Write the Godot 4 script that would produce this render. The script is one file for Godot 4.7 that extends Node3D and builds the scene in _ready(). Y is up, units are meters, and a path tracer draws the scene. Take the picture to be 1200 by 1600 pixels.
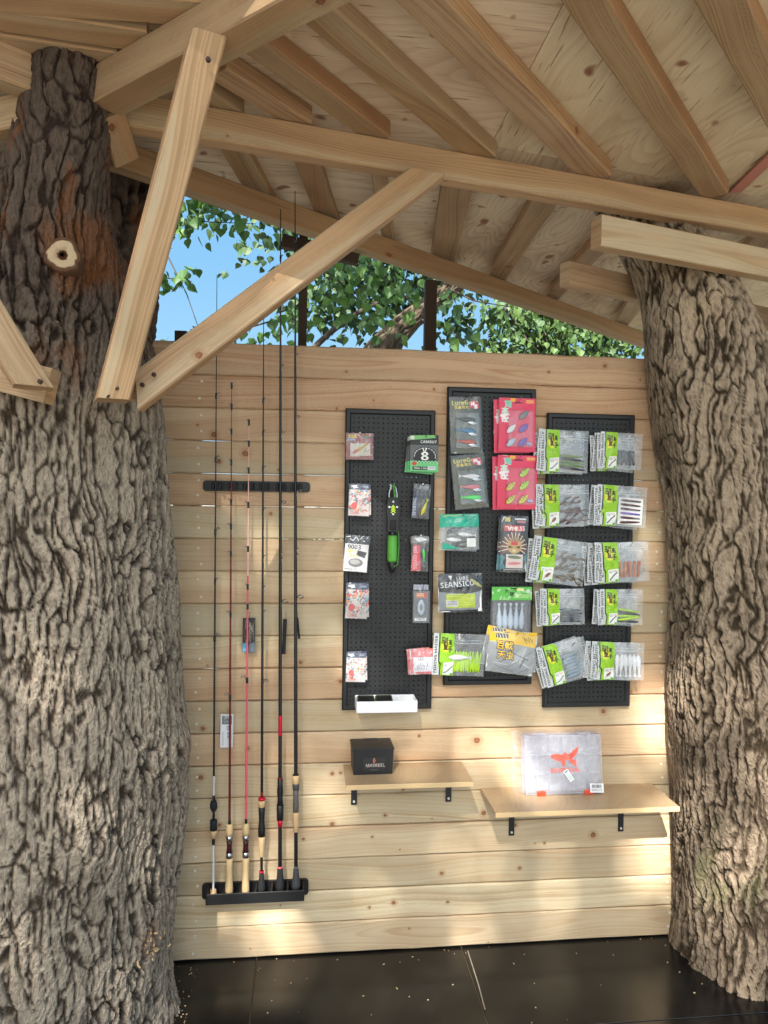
extends Node3D
# A board wall between two old trees under a timber roof, hung with fishing tackle. x runs along the wall, y up, z from the wall towards the open front.

var rng := RandomNumberGenerator.new()
var M := {}
var taken := {}
var shared := {}


class Geo:
	var v := PackedVector3Array()
	var n := PackedVector3Array()
	var uv := PackedVector2Array()
	var c := PackedColorArray()
	var colored := false

	func tri(p, q, r, up := Vector2(), uq := Vector2(), ur := Vector2(), col := Color.WHITE):
		var nn: Vector3 = (r - p).cross(q - p).normalized()
		v.append_array([p, q, r]); n.append_array([nn, nn, nn]); uv.append_array([up, uq, ur]); c.append_array([col, col, col])

	func quad(p, q, r, s, u0 := Vector2(0, 0), u1 := Vector2(1, 0), u2 := Vector2(1, 1), u3 := Vector2(0, 1), col := Color.WHITE):
		tri(p, q, r, u0, u1, u2, col)
		tri(p, r, s, u0, u2, u3, col)

	func box(at: Vector3, size: Vector3, bevel := 0.001, b := Basis(), col := Color.WHITE):
		# a box with chamfered edges
		var h := size / 2
		bevel = minf(bevel, minf(h.x, minf(h.y, h.z)) * 0.9)
		var e := [b.x, b.y, b.z]
		for ax in 3:
			for s in [-1.0, 1.0]:
				var k1 := (ax + 1) % 3
				var k2 := (ax + 2) % 3
				var o: Vector3 = at + e[ax] * h[ax] * s
				var du: Vector3 = e[k1] * (h[k1] - bevel)
				var dv: Vector3 = e[k2] * (h[k2] - bevel)
				if s > 0:
					quad(o - du - dv, o - du + dv, o + du + dv, o + du - dv, Vector2(0, 1), Vector2(0, 0), Vector2(1, 0), Vector2(1, 1), col)
				else:
					quad(o - du - dv, o + du - dv, o + du + dv, o - du + dv, Vector2(1, 1), Vector2(0, 1), Vector2(0, 0), Vector2(1, 0), col)
				for t in [-1.0, 1.0]:   # the chamfer between this face and the next axis' face
					var a0: Vector3 = at + e[ax] * h[ax] * s + e[k1] * (h[k1] - bevel) * t
					var a1: Vector3 = at + e[ax] * (h[ax] - bevel) * s + e[k1] * h[k1] * t
					if s * t > 0:
						quad(a0 - dv, a0 + dv, a1 + dv, a1 - dv, Vector2(), Vector2(), Vector2(), Vector2(), col)
					else:
						quad(a0 - dv, a1 - dv, a1 + dv, a0 + dv, Vector2(), Vector2(), Vector2(), Vector2(), col)
		for sx in [-1.0, 1.0]:
			for sy in [-1.0, 1.0]:
				for sz in [-1.0, 1.0]:
					var p: Vector3 = at + e[0] * h.x * sx + e[1] * (h.y - bevel) * sy + e[2] * (h.z - bevel) * sz
					var q: Vector3 = at + e[0] * (h.x - bevel) * sx + e[1] * h.y * sy + e[2] * (h.z - bevel) * sz
					var r: Vector3 = at + e[0] * (h.x - bevel) * sx + e[1] * (h.y - bevel) * sy + e[2] * h.z * sz
					if sx * sy * sz > 0:
						tri(p, r, q, Vector2(), Vector2(), Vector2(), col)
					else:
						tri(p, q, r, Vector2(), Vector2(), Vector2(), col)

	func grid(pts: Array, nu: int, nv: int, wrap := false, cols := [], u0 := 0.0, u1 := 1.0, v0 := 0.0, v1 := 1.0):
		# a smooth sheet of nu x nv points, rows from the first v on
		var nn := PackedVector3Array()
		for j in nv:
			for i in nu:
				var l: Vector3 = pts[j * nu + ((i - 1 + nu - 1) % (nu - 1) if wrap else maxi(i - 1, 0))]
				var r: Vector3 = pts[j * nu + ((i + 1) % (nu - 1) if wrap else mini(i + 1, nu - 1))]
				var d: Vector3 = pts[maxi(j - 1, 0) * nu + i]
				var t: Vector3 = pts[mini(j + 1, nv - 1) * nu + i]
				nn.append((r - l).cross(t - d).normalized())
		for j in nv - 1:
			for i in nu - 1:
				for k in [[0, 0], [0, 1], [1, 1], [0, 0], [1, 1], [1, 0]]:
					var x: int = i + k[0]
					var y: int = j + k[1]
					v.append(pts[y * nu + x]); n.append(nn[y * nu + x])
					uv.append(Vector2(lerpf(u0, u1, float(x) / (nu - 1)), lerpf(v0, v1, float(y) / (nv - 1))))
					c.append(cols[y * nu + x] if cols else Color.WHITE)

	func lathe(a: Vector3, b: Vector3, prof: Array, segs := 10, flat_x := 1.0, cols := []):
		# prof: [[share of the way from a to b, radius], ...]
		var d := (b - a).normalized()
		var x := d.cross(Vector3(0, 0, 1) if absf(d.z) < 0.9 else Vector3(1, 0, 0)).normalized()
		var y := d.cross(x)
		var pts := []
		var cc := []
		for j in prof.size():
			for i in segs + 1:
				var t := TAU * i / segs
				pts.append(a.lerp(b, prof[j][0]) + (x * cos(t) + y * sin(t) * flat_x) * prof[j][1])
				if cols:
					cc.append(cols[j])
		grid(pts, segs + 1, prof.size(), true, cc)

	func tube(path: Array, r: float, segs := 6, r_end := -1.0):
		var pts := []
		var x := Vector3()
		for j in path.size():
			var d: Vector3 = (path[mini(j + 1, path.size() - 1)] - path[maxi(j - 1, 0)]).normalized()
			if j == 0:
				x = d.cross(Vector3(0.31, 0.2, 1)).normalized()
			x = (x - d * x.dot(d)).normalized()
			var y := d.cross(x)
			var rr := r if r_end < 0 else lerpf(r, r_end, float(j) / (path.size() - 1))
			for i in segs + 1:
				pts.append(path[j] + (x * cos(TAU * i / segs) + y * sin(TAU * i / segs)) * rr)
		grid(pts, segs + 1, path.size(), true)

	func mesh() -> ArrayMesh:
		var a := []
		a.resize(Mesh.ARRAY_MAX)
		a[Mesh.ARRAY_VERTEX] = v; a[Mesh.ARRAY_NORMAL] = n; a[Mesh.ARRAY_TEX_UV] = uv
		if colored:
			a[Mesh.ARRAY_COLOR] = c
		var m := ArrayMesh.new()
		m.add_surface_from_arrays(Mesh.PRIMITIVE_TRIANGLES, a)
		return m


func numbered(called: String) -> String:
	taken[called] = taken.get(called, -1) + 1
	return called if taken[called] == 0 else "%s_%03d" % [called, taken[called]]


func tag(o: Node3D, label: String, category: String, group := "", kind := "") -> Node3D:
	if label: o.set_meta("label", label)
	if category: o.set_meta("category", category)
	if group: o.set_meta("group", group)
	if kind: o.set_meta("kind", kind)
	return o


func thing(called: String, label: String, category: String, at := Vector3.ZERO, group := "") -> Node3D:
	var o := Node3D.new()
	o.name = numbered(called)
	add_child(o)
	o.position = at
	return tag(o, label, category, group)


func part(called: String, shape, material: Material, parent: Node = self, label := "") -> MeshInstance3D:
	var o := MeshInstance3D.new()
	o.name = called
	o.mesh = shape.mesh() if shape is Geo else shape
	o.material_override = material
	o.set_meta("part", true)
	parent.add_child(o, true)
	if label: o.set_meta("label", label)
	return o


func setting(called: String, shape, material: Material) -> MeshInstance3D:
	return tag(part(called, shape, material), "", "", "", "structure")


func srgb(r: float, g: float, b: float, a := 1.0) -> Color:
	return Color(r / 255, g / 255, b / 255, a)


func lin(r: float, g: float, b: float) -> Color:
	return Color(r / 255, g / 255, b / 255).srgb_to_linear()


func mat(called: String, col: Color, rough := 0.6, metal := 0.0) -> StandardMaterial3D:
	var m := StandardMaterial3D.new()
	m.resource_name = called
	m.albedo_color = col
	m.roughness = rough
	m.metallic = metal
	if col.a < 1.0:
		m.transparency = BaseMaterial3D.TRANSPARENCY_ALPHA
	M[called] = m
	return m


func tex_mat(called: String, im: Image, rough := 0.6) -> StandardMaterial3D:
	var m := mat(called, Color.WHITE, rough)
	m.albedo_texture = ImageTexture.create_from_image(im)
	return m


func noise(s: int, freq: float, octaves := 3) -> FastNoiseLite:
	var f := FastNoiseLite.new()
	f.seed = s
	f.frequency = freq
	f.noise_type = FastNoiseLite.TYPE_SIMPLEX_SMOOTH
	f.fractal_type = FastNoiseLite.FRACTAL_FBM if octaves > 1 else FastNoiseLite.FRACTAL_NONE
	f.fractal_octaves = octaves
	return f


# ---------- wood, computed strip by strip ----------

var strips := []

func wood_strip(job: Dictionary) -> PackedByteArray:
	# the face of one sawn board: growth rings cut lengthwise, bending round its knots
	var r := RandomNumberGenerator.new()
	r.seed = job.seed
	var w: int = job.w
	var h: int = job.h
	var long: float = job.long
	var wide: float = job.wide
	var warp := noise(job.seed, 1.0, 2)
	var fibre := noise(job.seed + 50, 1.0, 3)
	var yc := r.randf_range(-0.6, 1.6) * wide
	var zc := r.randf_range(0.004, 0.05)
	var tilt := r.randf_range(-0.03, 0.03)
	var spacing := r.randf_range(0.0045, 0.0095)
	var contrast: float = job.get("contrast", 1.0) * r.randf_range(0.7, 1.25)
	var light: Color = job.light
	var dark: Color = job.dark
	var heart: Color = job.get("heart", light)
	var heart_r := r.randf_range(0.02, 0.07)
	var knots: Array = job.get("knots", [])
	if not job.has("knots"):
		for k in r.randi_range(1, 4):
			knots.append([r.randf() * long, r.randf_range(0.1, 0.9) * wide, pow(r.randf(), 1.6) * 0.009 + 0.002])
	var out := PackedByteArray()
	out.resize(w * h * 3)
	for px in w:
		var x := long * px / w
		var wander := warp.get_noise_2d(x * 0.9, 3.0) * 0.035 + tilt * x
		var zz := zc + warp.get_noise_2d(x * 0.7, 40.0) * 0.02
		var near := []
		for k in knots:
			if absf(x - k[0]) < k[2] * 14:
				near.append(k)
		for py in h:
			var y := wide * py / h
			var push := 0.0
			var knot := 0.0
			var knot_ring := 0.0
			for k in near:
				var dx: float = (x - k[0]) / k[2]
				var dy: float = (y - k[1]) / k[2]
				push += k[2] * 1.3 * exp(-(dx * dx / 22.0 + dy * dy / 5.0)) * (1.0 if y >= k[1] else -1.0)
				var d := sqrt(dx * dx * 0.8 + dy * dy) + warp.get_noise_2d(x * 120, y * 120) * 0.25
				if d < 1.2:
					knot = maxf(knot, smoothstep(1.2, 0.9, d))
					knot_ring = d
				elif d < 3.0:
					knot = maxf(knot, 0.3 * (3.0 - d) / 1.8)
			var dyy := y - yc - wander - push
			var rr := sqrt(dyy * dyy + zz * zz) + warp.get_noise_2d(x * 2.5, y * 22) * 0.0018
			var ringed := rr / spacing + warp.get_noise_2d(rr * 40, 7.7) * 1.3
			var f := fposmod(ringed, 1.0)
			var strong := 0.25 + 0.75 * absf(sin(floorf(ringed) * 12.9898 + float(job.seed)))
			var late := f * f * (1.0 if f < 0.86 else (1.0 - f) / 0.14) * strong
			var streak := fibre.get_noise_2d(x * 7, y * 420)
			var blotch := warp.get_noise_2d(x * 3.0, y * 9.0 + 17)
			var col := light.lerp(heart, smoothstep(heart_r + 0.01, heart_r - 0.01, rr + blotch * 0.012))
			col = col.lerp(dark, clampf(late * 0.72 * contrast + streak * 0.14 + blotch * 0.20 + 0.05, 0, 1))
			if knot > 0.0:
				var kc := Color(0.34, 0.17, 0.09) if knot_ring > 0.78 else Color(0.66, 0.42, 0.26).lerp(Color(0.48, 0.27, 0.16), 0.5 + 0.5 * sin(knot_ring * 16))
				col = col.lerp(kc, knot * 0.85)
			var at := (py * w + px) * 3
			out[at] = int(clampf(col.r, 0, 1) * 255)
			out[at + 1] = int(clampf(col.g, 0, 1) * 255)
			out[at + 2] = int(clampf(col.b, 0, 1) * 255)
	return out


func ply_strip(job: Dictionary) -> PackedByteArray:
	# a band of a rotary-cut plywood face: wide wandering figure, short dark checks along the grain
	var w: int = job.w
	var h: int = job.h
	var a := noise(job.seed, 1.0, 2)
	var b := noise(job.seed + 9, 1.0, 3)
	var out := PackedByteArray()
	out.resize(w * h * 3)
	var swirl: float = job.swirl
	for py in h:
		var y: float = (job.row + py) * 1.22 / w
		for px in w:
			var x := 1.22 * px / w
			var big := a.get_noise_2d(x * 0.9 + 5, y * 3.2) + swirl * 0.45 * a.get_noise_2d(x * 2.2, y * 4.5)
			var f := fposmod(big * (3.6 + 1.2 * swirl), 1.0)
			var ring := f * f * (1.0 if f < 0.85 else (1.0 - f) / 0.15)
			var fib := b.get_noise_2d(x * 6, y * 260)
			var col: Color = job.light.lerp(job.dark, clampf(ring * 0.38 + fib * 0.24 + 0.12 + a.get_noise_2d(x * 2, y * 5 + 60) * 0.3, 0, 1))
			var crack := b.get_noise_2d(x * 3.2 + 40, y * 85)
			if crack > 0.53:
				col = col.lerp(Color(0.34, 0.22, 0.15), clampf((crack - 0.53) * 7, 0, 0.7))
			var knot := a.get_noise_2d(x * 7 + 90, y * 7)
			if knot > 0.62 - 0.1 * swirl:
				col = col.lerp(Color(0.45, 0.24, 0.15), clampf((knot - 0.62 + 0.1 * swirl) * 5, 0, 0.75))
			var at := (py * w + px) * 3
			out[at] = int(clampf(col.r, 0, 1) * 255)
			out[at + 1] = int(clampf(col.g, 0, 1) * 255)
			out[at + 2] = int(clampf(col.b, 0, 1) * 255)
	return out


func bands(jobs: Array, fn: Callable) -> Image:
	strips = []
	strips.resize(jobs.size())
	var id := WorkerThreadPool.add_group_task(func(k): strips[k] = fn.call(jobs[k]), jobs.size())
	WorkerThreadPool.wait_for_group_task_completion(id)
	var all := PackedByteArray()
	var h := 0
	for k in jobs.size():
		all.append_array(strips[k])
		h += jobs[k].h
	return Image.create_from_data(jobs[0].w, h, false, Image.FORMAT_RGB8, all)


func ply(seed_: int, light: Color, dark: Color, swirl: float) -> Image:
	var jobs := []
	for k in 8:
		jobs.append({"seed": seed_, "w": 1024, "h": 128, "row": k * 128, "light": light, "dark": dark, "swirl": swirl})
	return bands(jobs, ply_strip)


const BEAM_LONG := 2.4
var beam_strips := 24
var strip_turn := 0

func lumber(called: String, a: Vector3, b: Vector3, wide: float, tall: float, up: Vector3, parent: Node = self, material := "beam_wood", first := -1, cut_a := Vector3.ZERO, cut_b := Vector3.ZERO) -> MeshInstance3D:
	# a sawn length from a to b, its section wide x tall with eased edges; cut_a and cut_b are the planes of its end cuts
	var g := Geo.new()
	var d := (b - a).normalized()
	var x := d.cross(up).normalized()
	var y := x.cross(d).normalized()
	var e := 0.004
	var long := (b - a).length()
	var sec := []
	for s in [[1, 1, 0], [1, -1, 0], [-1, -1, 0], [-1, 1, 0]]:
		var cx: float = s[0] * wide / 2
		var cy: float = s[1] * tall / 2
		if s[0] * s[1] > 0:
			sec.append(Vector2(cx - s[0] * e, cy)); sec.append(Vector2(cx, cy - s[1] * e))
		else:
			sec.append(Vector2(cx, cy - s[1] * e)); sec.append(Vector2(cx - s[0] * e, cy))
	strip_turn += 5
	var base := strip_turn if first < 0 else first
	var squeeze := minf(1.0, BEAM_LONG / long)
	var off := fposmod(strip_turn * 0.37, 1.0) * maxf(0.0, BEAM_LONG - long)
	var ends := []
	for k in 2:
		var o := a if k == 0 else b
		var cut: Vector3 = (cut_a if k == 0 else cut_b)
		if cut == Vector3.ZERO: cut = d
		var row := []
		for p in sec:
			var q: Vector3 = x * p.x + y * p.y
			row.append(o + q - d * (q.dot(cut) / d.dot(cut)))
		ends.append(row)
	for i in 8:
		var j := (i + 1) % 8
		var strip := (base + (i + 1) / 2 * 7) % beam_strips
		var va := (strip + 0.06) / beam_strips
		var vb := (strip + 0.06 + 0.88 * minf(1.0, (tall if (i / 2) % 2 == 0 else wide) / 0.1)) / beam_strips
		if i % 2 == 0:
			vb = va + 0.002
		var u := []
		for p in [ends[0][i], ends[0][j], ends[1][j], ends[1][i]]:
			u.append((off + (p - a).dot(d) * squeeze) / BEAM_LONG)
		g.quad(ends[0][i], ends[1][i], ends[1][j], ends[0][j], Vector2(u[0], va), Vector2(u[3], va), Vector2(u[2], vb), Vector2(u[1], vb))
	for k in 2:
		for i in range(1, 7):
			var t := [0, i, i + 1] if k == 0 else [0, i + 1, i]
			var uvs := []
			for q in t:
				uvs.append(Vector2(0.5 + sec[q].x * 0.4, (base % beam_strips + 0.5 + sec[q].y * 4.0) / beam_strips))
			g.tri(ends[k][t[0]], ends[k][t[1]], ends[k][t[2]], uvs[0], uvs[1], uvs[2])
	return part(called, g, M[material], parent)


# ---------- print: lettering, brush characters and simple pictures on labels ----------

var glyphs := {
	"horse": "1 1,4 1,3.6 4;1.6 2.5,1.3 5,5 5,4.6 9,3.6 8.4;0.4 7,3.8 7;6.2 1.5,6.2 6,5.5 9;7.8 2,7.8 8;9.4 1,9.4 9.5",
	"fish": "4 0.5,1.5 3.5;3.5 1.8,6.5 1.8,5.5 3.3;2 3.5,8 3.5,8 7.5,2 7.5,2 3.5;5 3.5,5 7.5;2 5.5,8 5.5;0.5 9.2,9.5 9.2",
	"high": "5 0,5 1.5;1 1.6,9 1.6;3 2.6,7 2.6,7 4.4,3 4.4,3 2.6;1.2 9.7,1.2 5.4,8.8 5.4,8.8 9.5,8 9.2;3.4 6.6,6.6 6.6,6.6 8.6,3.4 8.6,3.4 6.6",
	"hand": "7.5 0.6,2.5 1.6;1.5 3.8,8.5 3.8;0.6 6.2,9.4 6.2;5 1.2,5 9.4,3.8 8.8",
	"big": "1 3.5,9 3.5;5 0.5,4.6 4,1 9.5;5 4,9 9.5",
	"carry": "2 1,2 9,1.2 8.6;0.6 3,3.6 3;0.6 6,3.6 5;5 1,9 1,9 4,5 4,5 1;4.5 5.4,9.6 5.4;7 5.4,7 9;5.4 7,4 9.4,9.6 9.4",
	"hundred": "1 1,9 1;5 1,4 3;2 3.2,8 3.2,8 9.3,2 9.3,2 3.2;2 6.2,8 6.2",
	"battle": "1 1,2 2;3.6 0.8,3 2;0.8 2.8,4.6 2.8,4.6 6,0.8 6,0.8 2.8;0.8 4.4,4.6 4.4;0.2 7.6,5.2 7.6;2.7 2.8,2.7 9.8;5.4 3.4,9.8 2.6;6.8 0.6,7.4 6,9.6 9.6,9.8 8;9 5,5.6 9.4;8.4 0.8,9.2 1.8",
	"sky": "1.5 1.5,8.5 1.5;0.8 4.5,9.2 4.5;5 1.5,4.5 5,1 9.5;5 4.8,9.2 9.5",
	"worm": "2 2.5,8 2.5,8 6,2 6,2 2.5;5 0.5,5 9;1 9,8.6 8.6;7.4 7.4,9.2 9.6",
	"fly": "1 1.5,7 1.5,7.5 6,9 9.3,9.5 7.5;9 2.5,7.4 4;7 4.4,9 6.2",
	"walk": "3 0.5,1 3;3.2 3,0.8 6;2.2 5,2.2 9.6;5 2,9 2;4.4 4.4,9.6 4.4;7.4 4.4,7.4 9.4,6.2 8.8",
	"one": "2 2,7 2;4.5 0.3,4.5 4;0.6 4,9.4 4;8.6 0.8,1 7;3.2 5.6,7.4 5.6,7.4 9.4,3.2 9.4,3.2 5.6;3.2 7.4,7.4 7.4",
	"special": "2.4 0.6,1.4 3;0.8 3,4.4 3;0.4 6.2,4.6 5.4;2.8 0.6,2.8 9.6;5.4 2,9.4 2;7.4 0.4,7.4 4;5 4,9.8 4;5 6,9.8 6;8.2 4.6,8.2 9.4,7.2 9;6 7,6.8 8.2",
	"favour": "1 1,9 1;5 0,5 5;2.4 2.2,7.6 2.2,7.6 5,2.4 5,2.4 2.2;2.4 3.6,7.6 3.6;2 7,1 9;3.6 6.6,4 9.4,7.6 9.4,8 8;5.4 6.4,6.2 7.6;8.2 6.6,9.2 8.4",
	"take": "1 1.4,8.4 1.4,8.4 9.2,7.4 9;2 3.6,6.6 3.6;2.4 5.2,6.2 5.2,6.2 8,2.4 8,2.4 5.2",
}


func canvas(w: int, h: int, col: Color) -> Image:
	var im := Image.create(w, h, false, Image.FORMAT_RGB8)
	im.fill(col)
	return im


func fill_tri(im: Image, a: Vector2, b: Vector2, c: Vector2, col: Color):
	var lo := a.min(b).min(c)
	var hi := a.max(b).max(c)
	var area := (b - a).cross(c - a)
	if absf(area) < 1e-6: return
	for y in range(maxi(0, int(lo.y)), mini(im.get_height() - 1, int(hi.y) + 1) + 1):
		for x in range(maxi(0, int(lo.x)), mini(im.get_width() - 1, int(hi.x) + 1) + 1):
			var p := Vector2(x + 0.5, y + 0.5)
			var s := (b - a).cross(p - a) / area
			var t := (p - a).cross(c - a) / area
			if s >= -0.001 and t >= -0.001 and s + t <= 1.001:
				im.set_pixel(x, y, col)


func poly(im: Image, pts: Array, col: Color):
	var p := PackedVector2Array(pts)
	var t := Geometry2D.triangulate_polygon(p)
	for k in t.size() / 3:
		fill_tri(im, p[t[k * 3]], p[t[k * 3 + 1]], p[t[k * 3 + 2]], col)


func oval(im: Image, at: Vector2, r: Vector2, col: Color, turn := 0.0):
	var pts := []
	for k in 18:
		pts.append(at + (Vector2(cos(TAU * k / 18), sin(TAU * k / 18)) * r).rotated(turn))
	poly(im, pts, col)


func stroke(im: Image, pts: Array, wide: float, col: Color):
	for k in pts.size() - 1:
		var a: Vector2 = pts[k]
		var b: Vector2 = pts[k + 1]
		var d := (b - a).normalized() * wide / 2
		var s := Vector2(-d.y, d.x)
		fill_tri(im, a + s - d, b + s + d, b - s + d, col)
		fill_tri(im, a + s - d, b - s + d, a - s - d, col)


func brush(im: Image, which: String, at: Vector2, size: float, wide: float, col: Color):
	for s in glyphs[which].split(";"):
		var pts := []
		for p in s.split(","):
			var xy: PackedStringArray = p.split(" ")
			pts.append(at + Vector2(float(xy[0]), float(xy[1])) * size / 10)
		stroke(im, pts, wide, col)


func letters(im: Image, text: String, at: Vector2, tall: float, col: Color, turn := 0.0, stretch := 1.0, bold := true):
	# type set on the print; at is the start of its base line
	var key := text + str(bold)
	if not shared.has(key):
		var tm := TextMesh.new()
		var f := SystemFont.new()
		f.font_names = PackedStringArray(["Droid Sans"])
		f.font_weight = 700 if bold else 400
		tm.font = f; tm.text = text; tm.font_size = 64; tm.pixel_size = 1.0 / 46; tm.depth = 0.0
		tm.horizontal_alignment = HORIZONTAL_ALIGNMENT_LEFT
		tm.vertical_alignment = VERTICAL_ALIGNMENT_BOTTOM
		var a := tm.get_mesh_arrays()
		var pts := PackedVector2Array()
		var lo := 1e9
		for p in a[Mesh.ARRAY_VERTEX]: lo = minf(lo, p.y)
		var idx = a[Mesh.ARRAY_INDEX]
		for k in (idx.size() if idx != null and idx.size() else a[Mesh.ARRAY_VERTEX].size()):
			var p: Vector3 = a[Mesh.ARRAY_VERTEX][idx[k] if idx != null and idx.size() else k]
			pts.append(Vector2(p.x, -(p.y - lo)))
		shared[key] = pts
	var ps: PackedVector2Array = shared[key]
	for k in ps.size() / 3:
		var q := []
		for i in 3:
			q.append(at + (ps[k * 3 + i] * Vector2(tall * stretch, tall)).rotated(turn))
		fill_tri(im, q[0], q[1], q[2], col)


func small_print(im: Image, r: Rect2i, lines: int, col: Color):
	# rows of type too small to read
	var step := float(r.size.y) / lines
	for k in lines:
		var x := r.position.x
		while x < r.end.x:
			var w := rng.randi_range(2, 5)
			im.fill_rect(Rect2i(x, int(r.position.y + k * step), mini(w, r.end.x - x), maxi(1, int(step * 0.5))), col)
			x += w + rng.randi_range(1, 2)


func bars(im: Image, r: Rect2i, col := Color.BLACK):
	var x := r.position.x
	while x < r.end.x:
		var w := rng.randi_range(1, 3)
		im.fill_rect(Rect2i(x, r.position.y, w, r.size.y), col)
		x += w + rng.randi_range(1, 3)


func _ready():
	rng.seed = 7
	# the camera: a phone held level at head height, 2.5 m from the wall, turned a little to the right
	var cam := Camera3D.new()
	cam.name = "camera"
	cam.transform = Transform3D(Basis(Vector3(0.9941, 0.0135, 0.1074), Vector3(-0.0120, 0.9998, -0.0143), Vector3(-0.1076, 0.0129, 0.9941)), Vector3(0.0000, 1.6326, 2.5478))
	cam.fov = 71.56
	cam.near = 0.05
	cam.far = 400.0
	add_child(cam)
	# the sky, and the low warm sun that comes in from the open front
	var env := Environment.new()
	env.background_mode = Environment.BG_SKY
	var sky_mat := ProceduralSkyMaterial.new()
	sky_mat.sky_top_color = srgb(75, 129, 173)
	sky_mat.sky_horizon_color = srgb(147, 177, 187)
	sky_mat.sky_curve = 0.16
	sky_mat.sky_energy_multiplier = 0.76
	sky_mat.ground_bottom_color = srgb(120, 110, 90)
	sky_mat.ground_horizon_color = srgb(170, 175, 170)
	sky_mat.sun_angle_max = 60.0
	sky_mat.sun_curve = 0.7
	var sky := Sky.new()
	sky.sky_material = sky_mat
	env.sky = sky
	env.tonemap_mode = Environment.TONE_MAPPER_LINEAR
	env.tonemap_exposure = 4.1
	env.sdfgi_enabled = true
	env.ssao_enabled = true
	env.ssil_enabled = true
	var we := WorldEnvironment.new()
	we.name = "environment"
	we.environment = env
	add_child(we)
	var sun := DirectionalLight3D.new()
	sun.name = "sun"
	sun.light_color = Color(1.0, 0.985, 0.95)
	sun.light_energy = 1.4
	sun.light_angular_distance = 0.5
	sun.shadow_enabled = true
	add_child(sun)
	sun.look_at_from_position(Vector3(-0.33, 0.92, 1.0), Vector3.ZERO)

	make_materials()
	build_ground()
	build_floor()
	build_wall()
	build_roof()
	build_left_tree()
	build_right_tree()
	build_back()
	build_surroundings()
	build_front_trees()
	build_racks()
	build_rods()
	build_shelves()
	build_pegboards()
	build_board_one()
	build_board_two()
	build_board_three()


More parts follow.
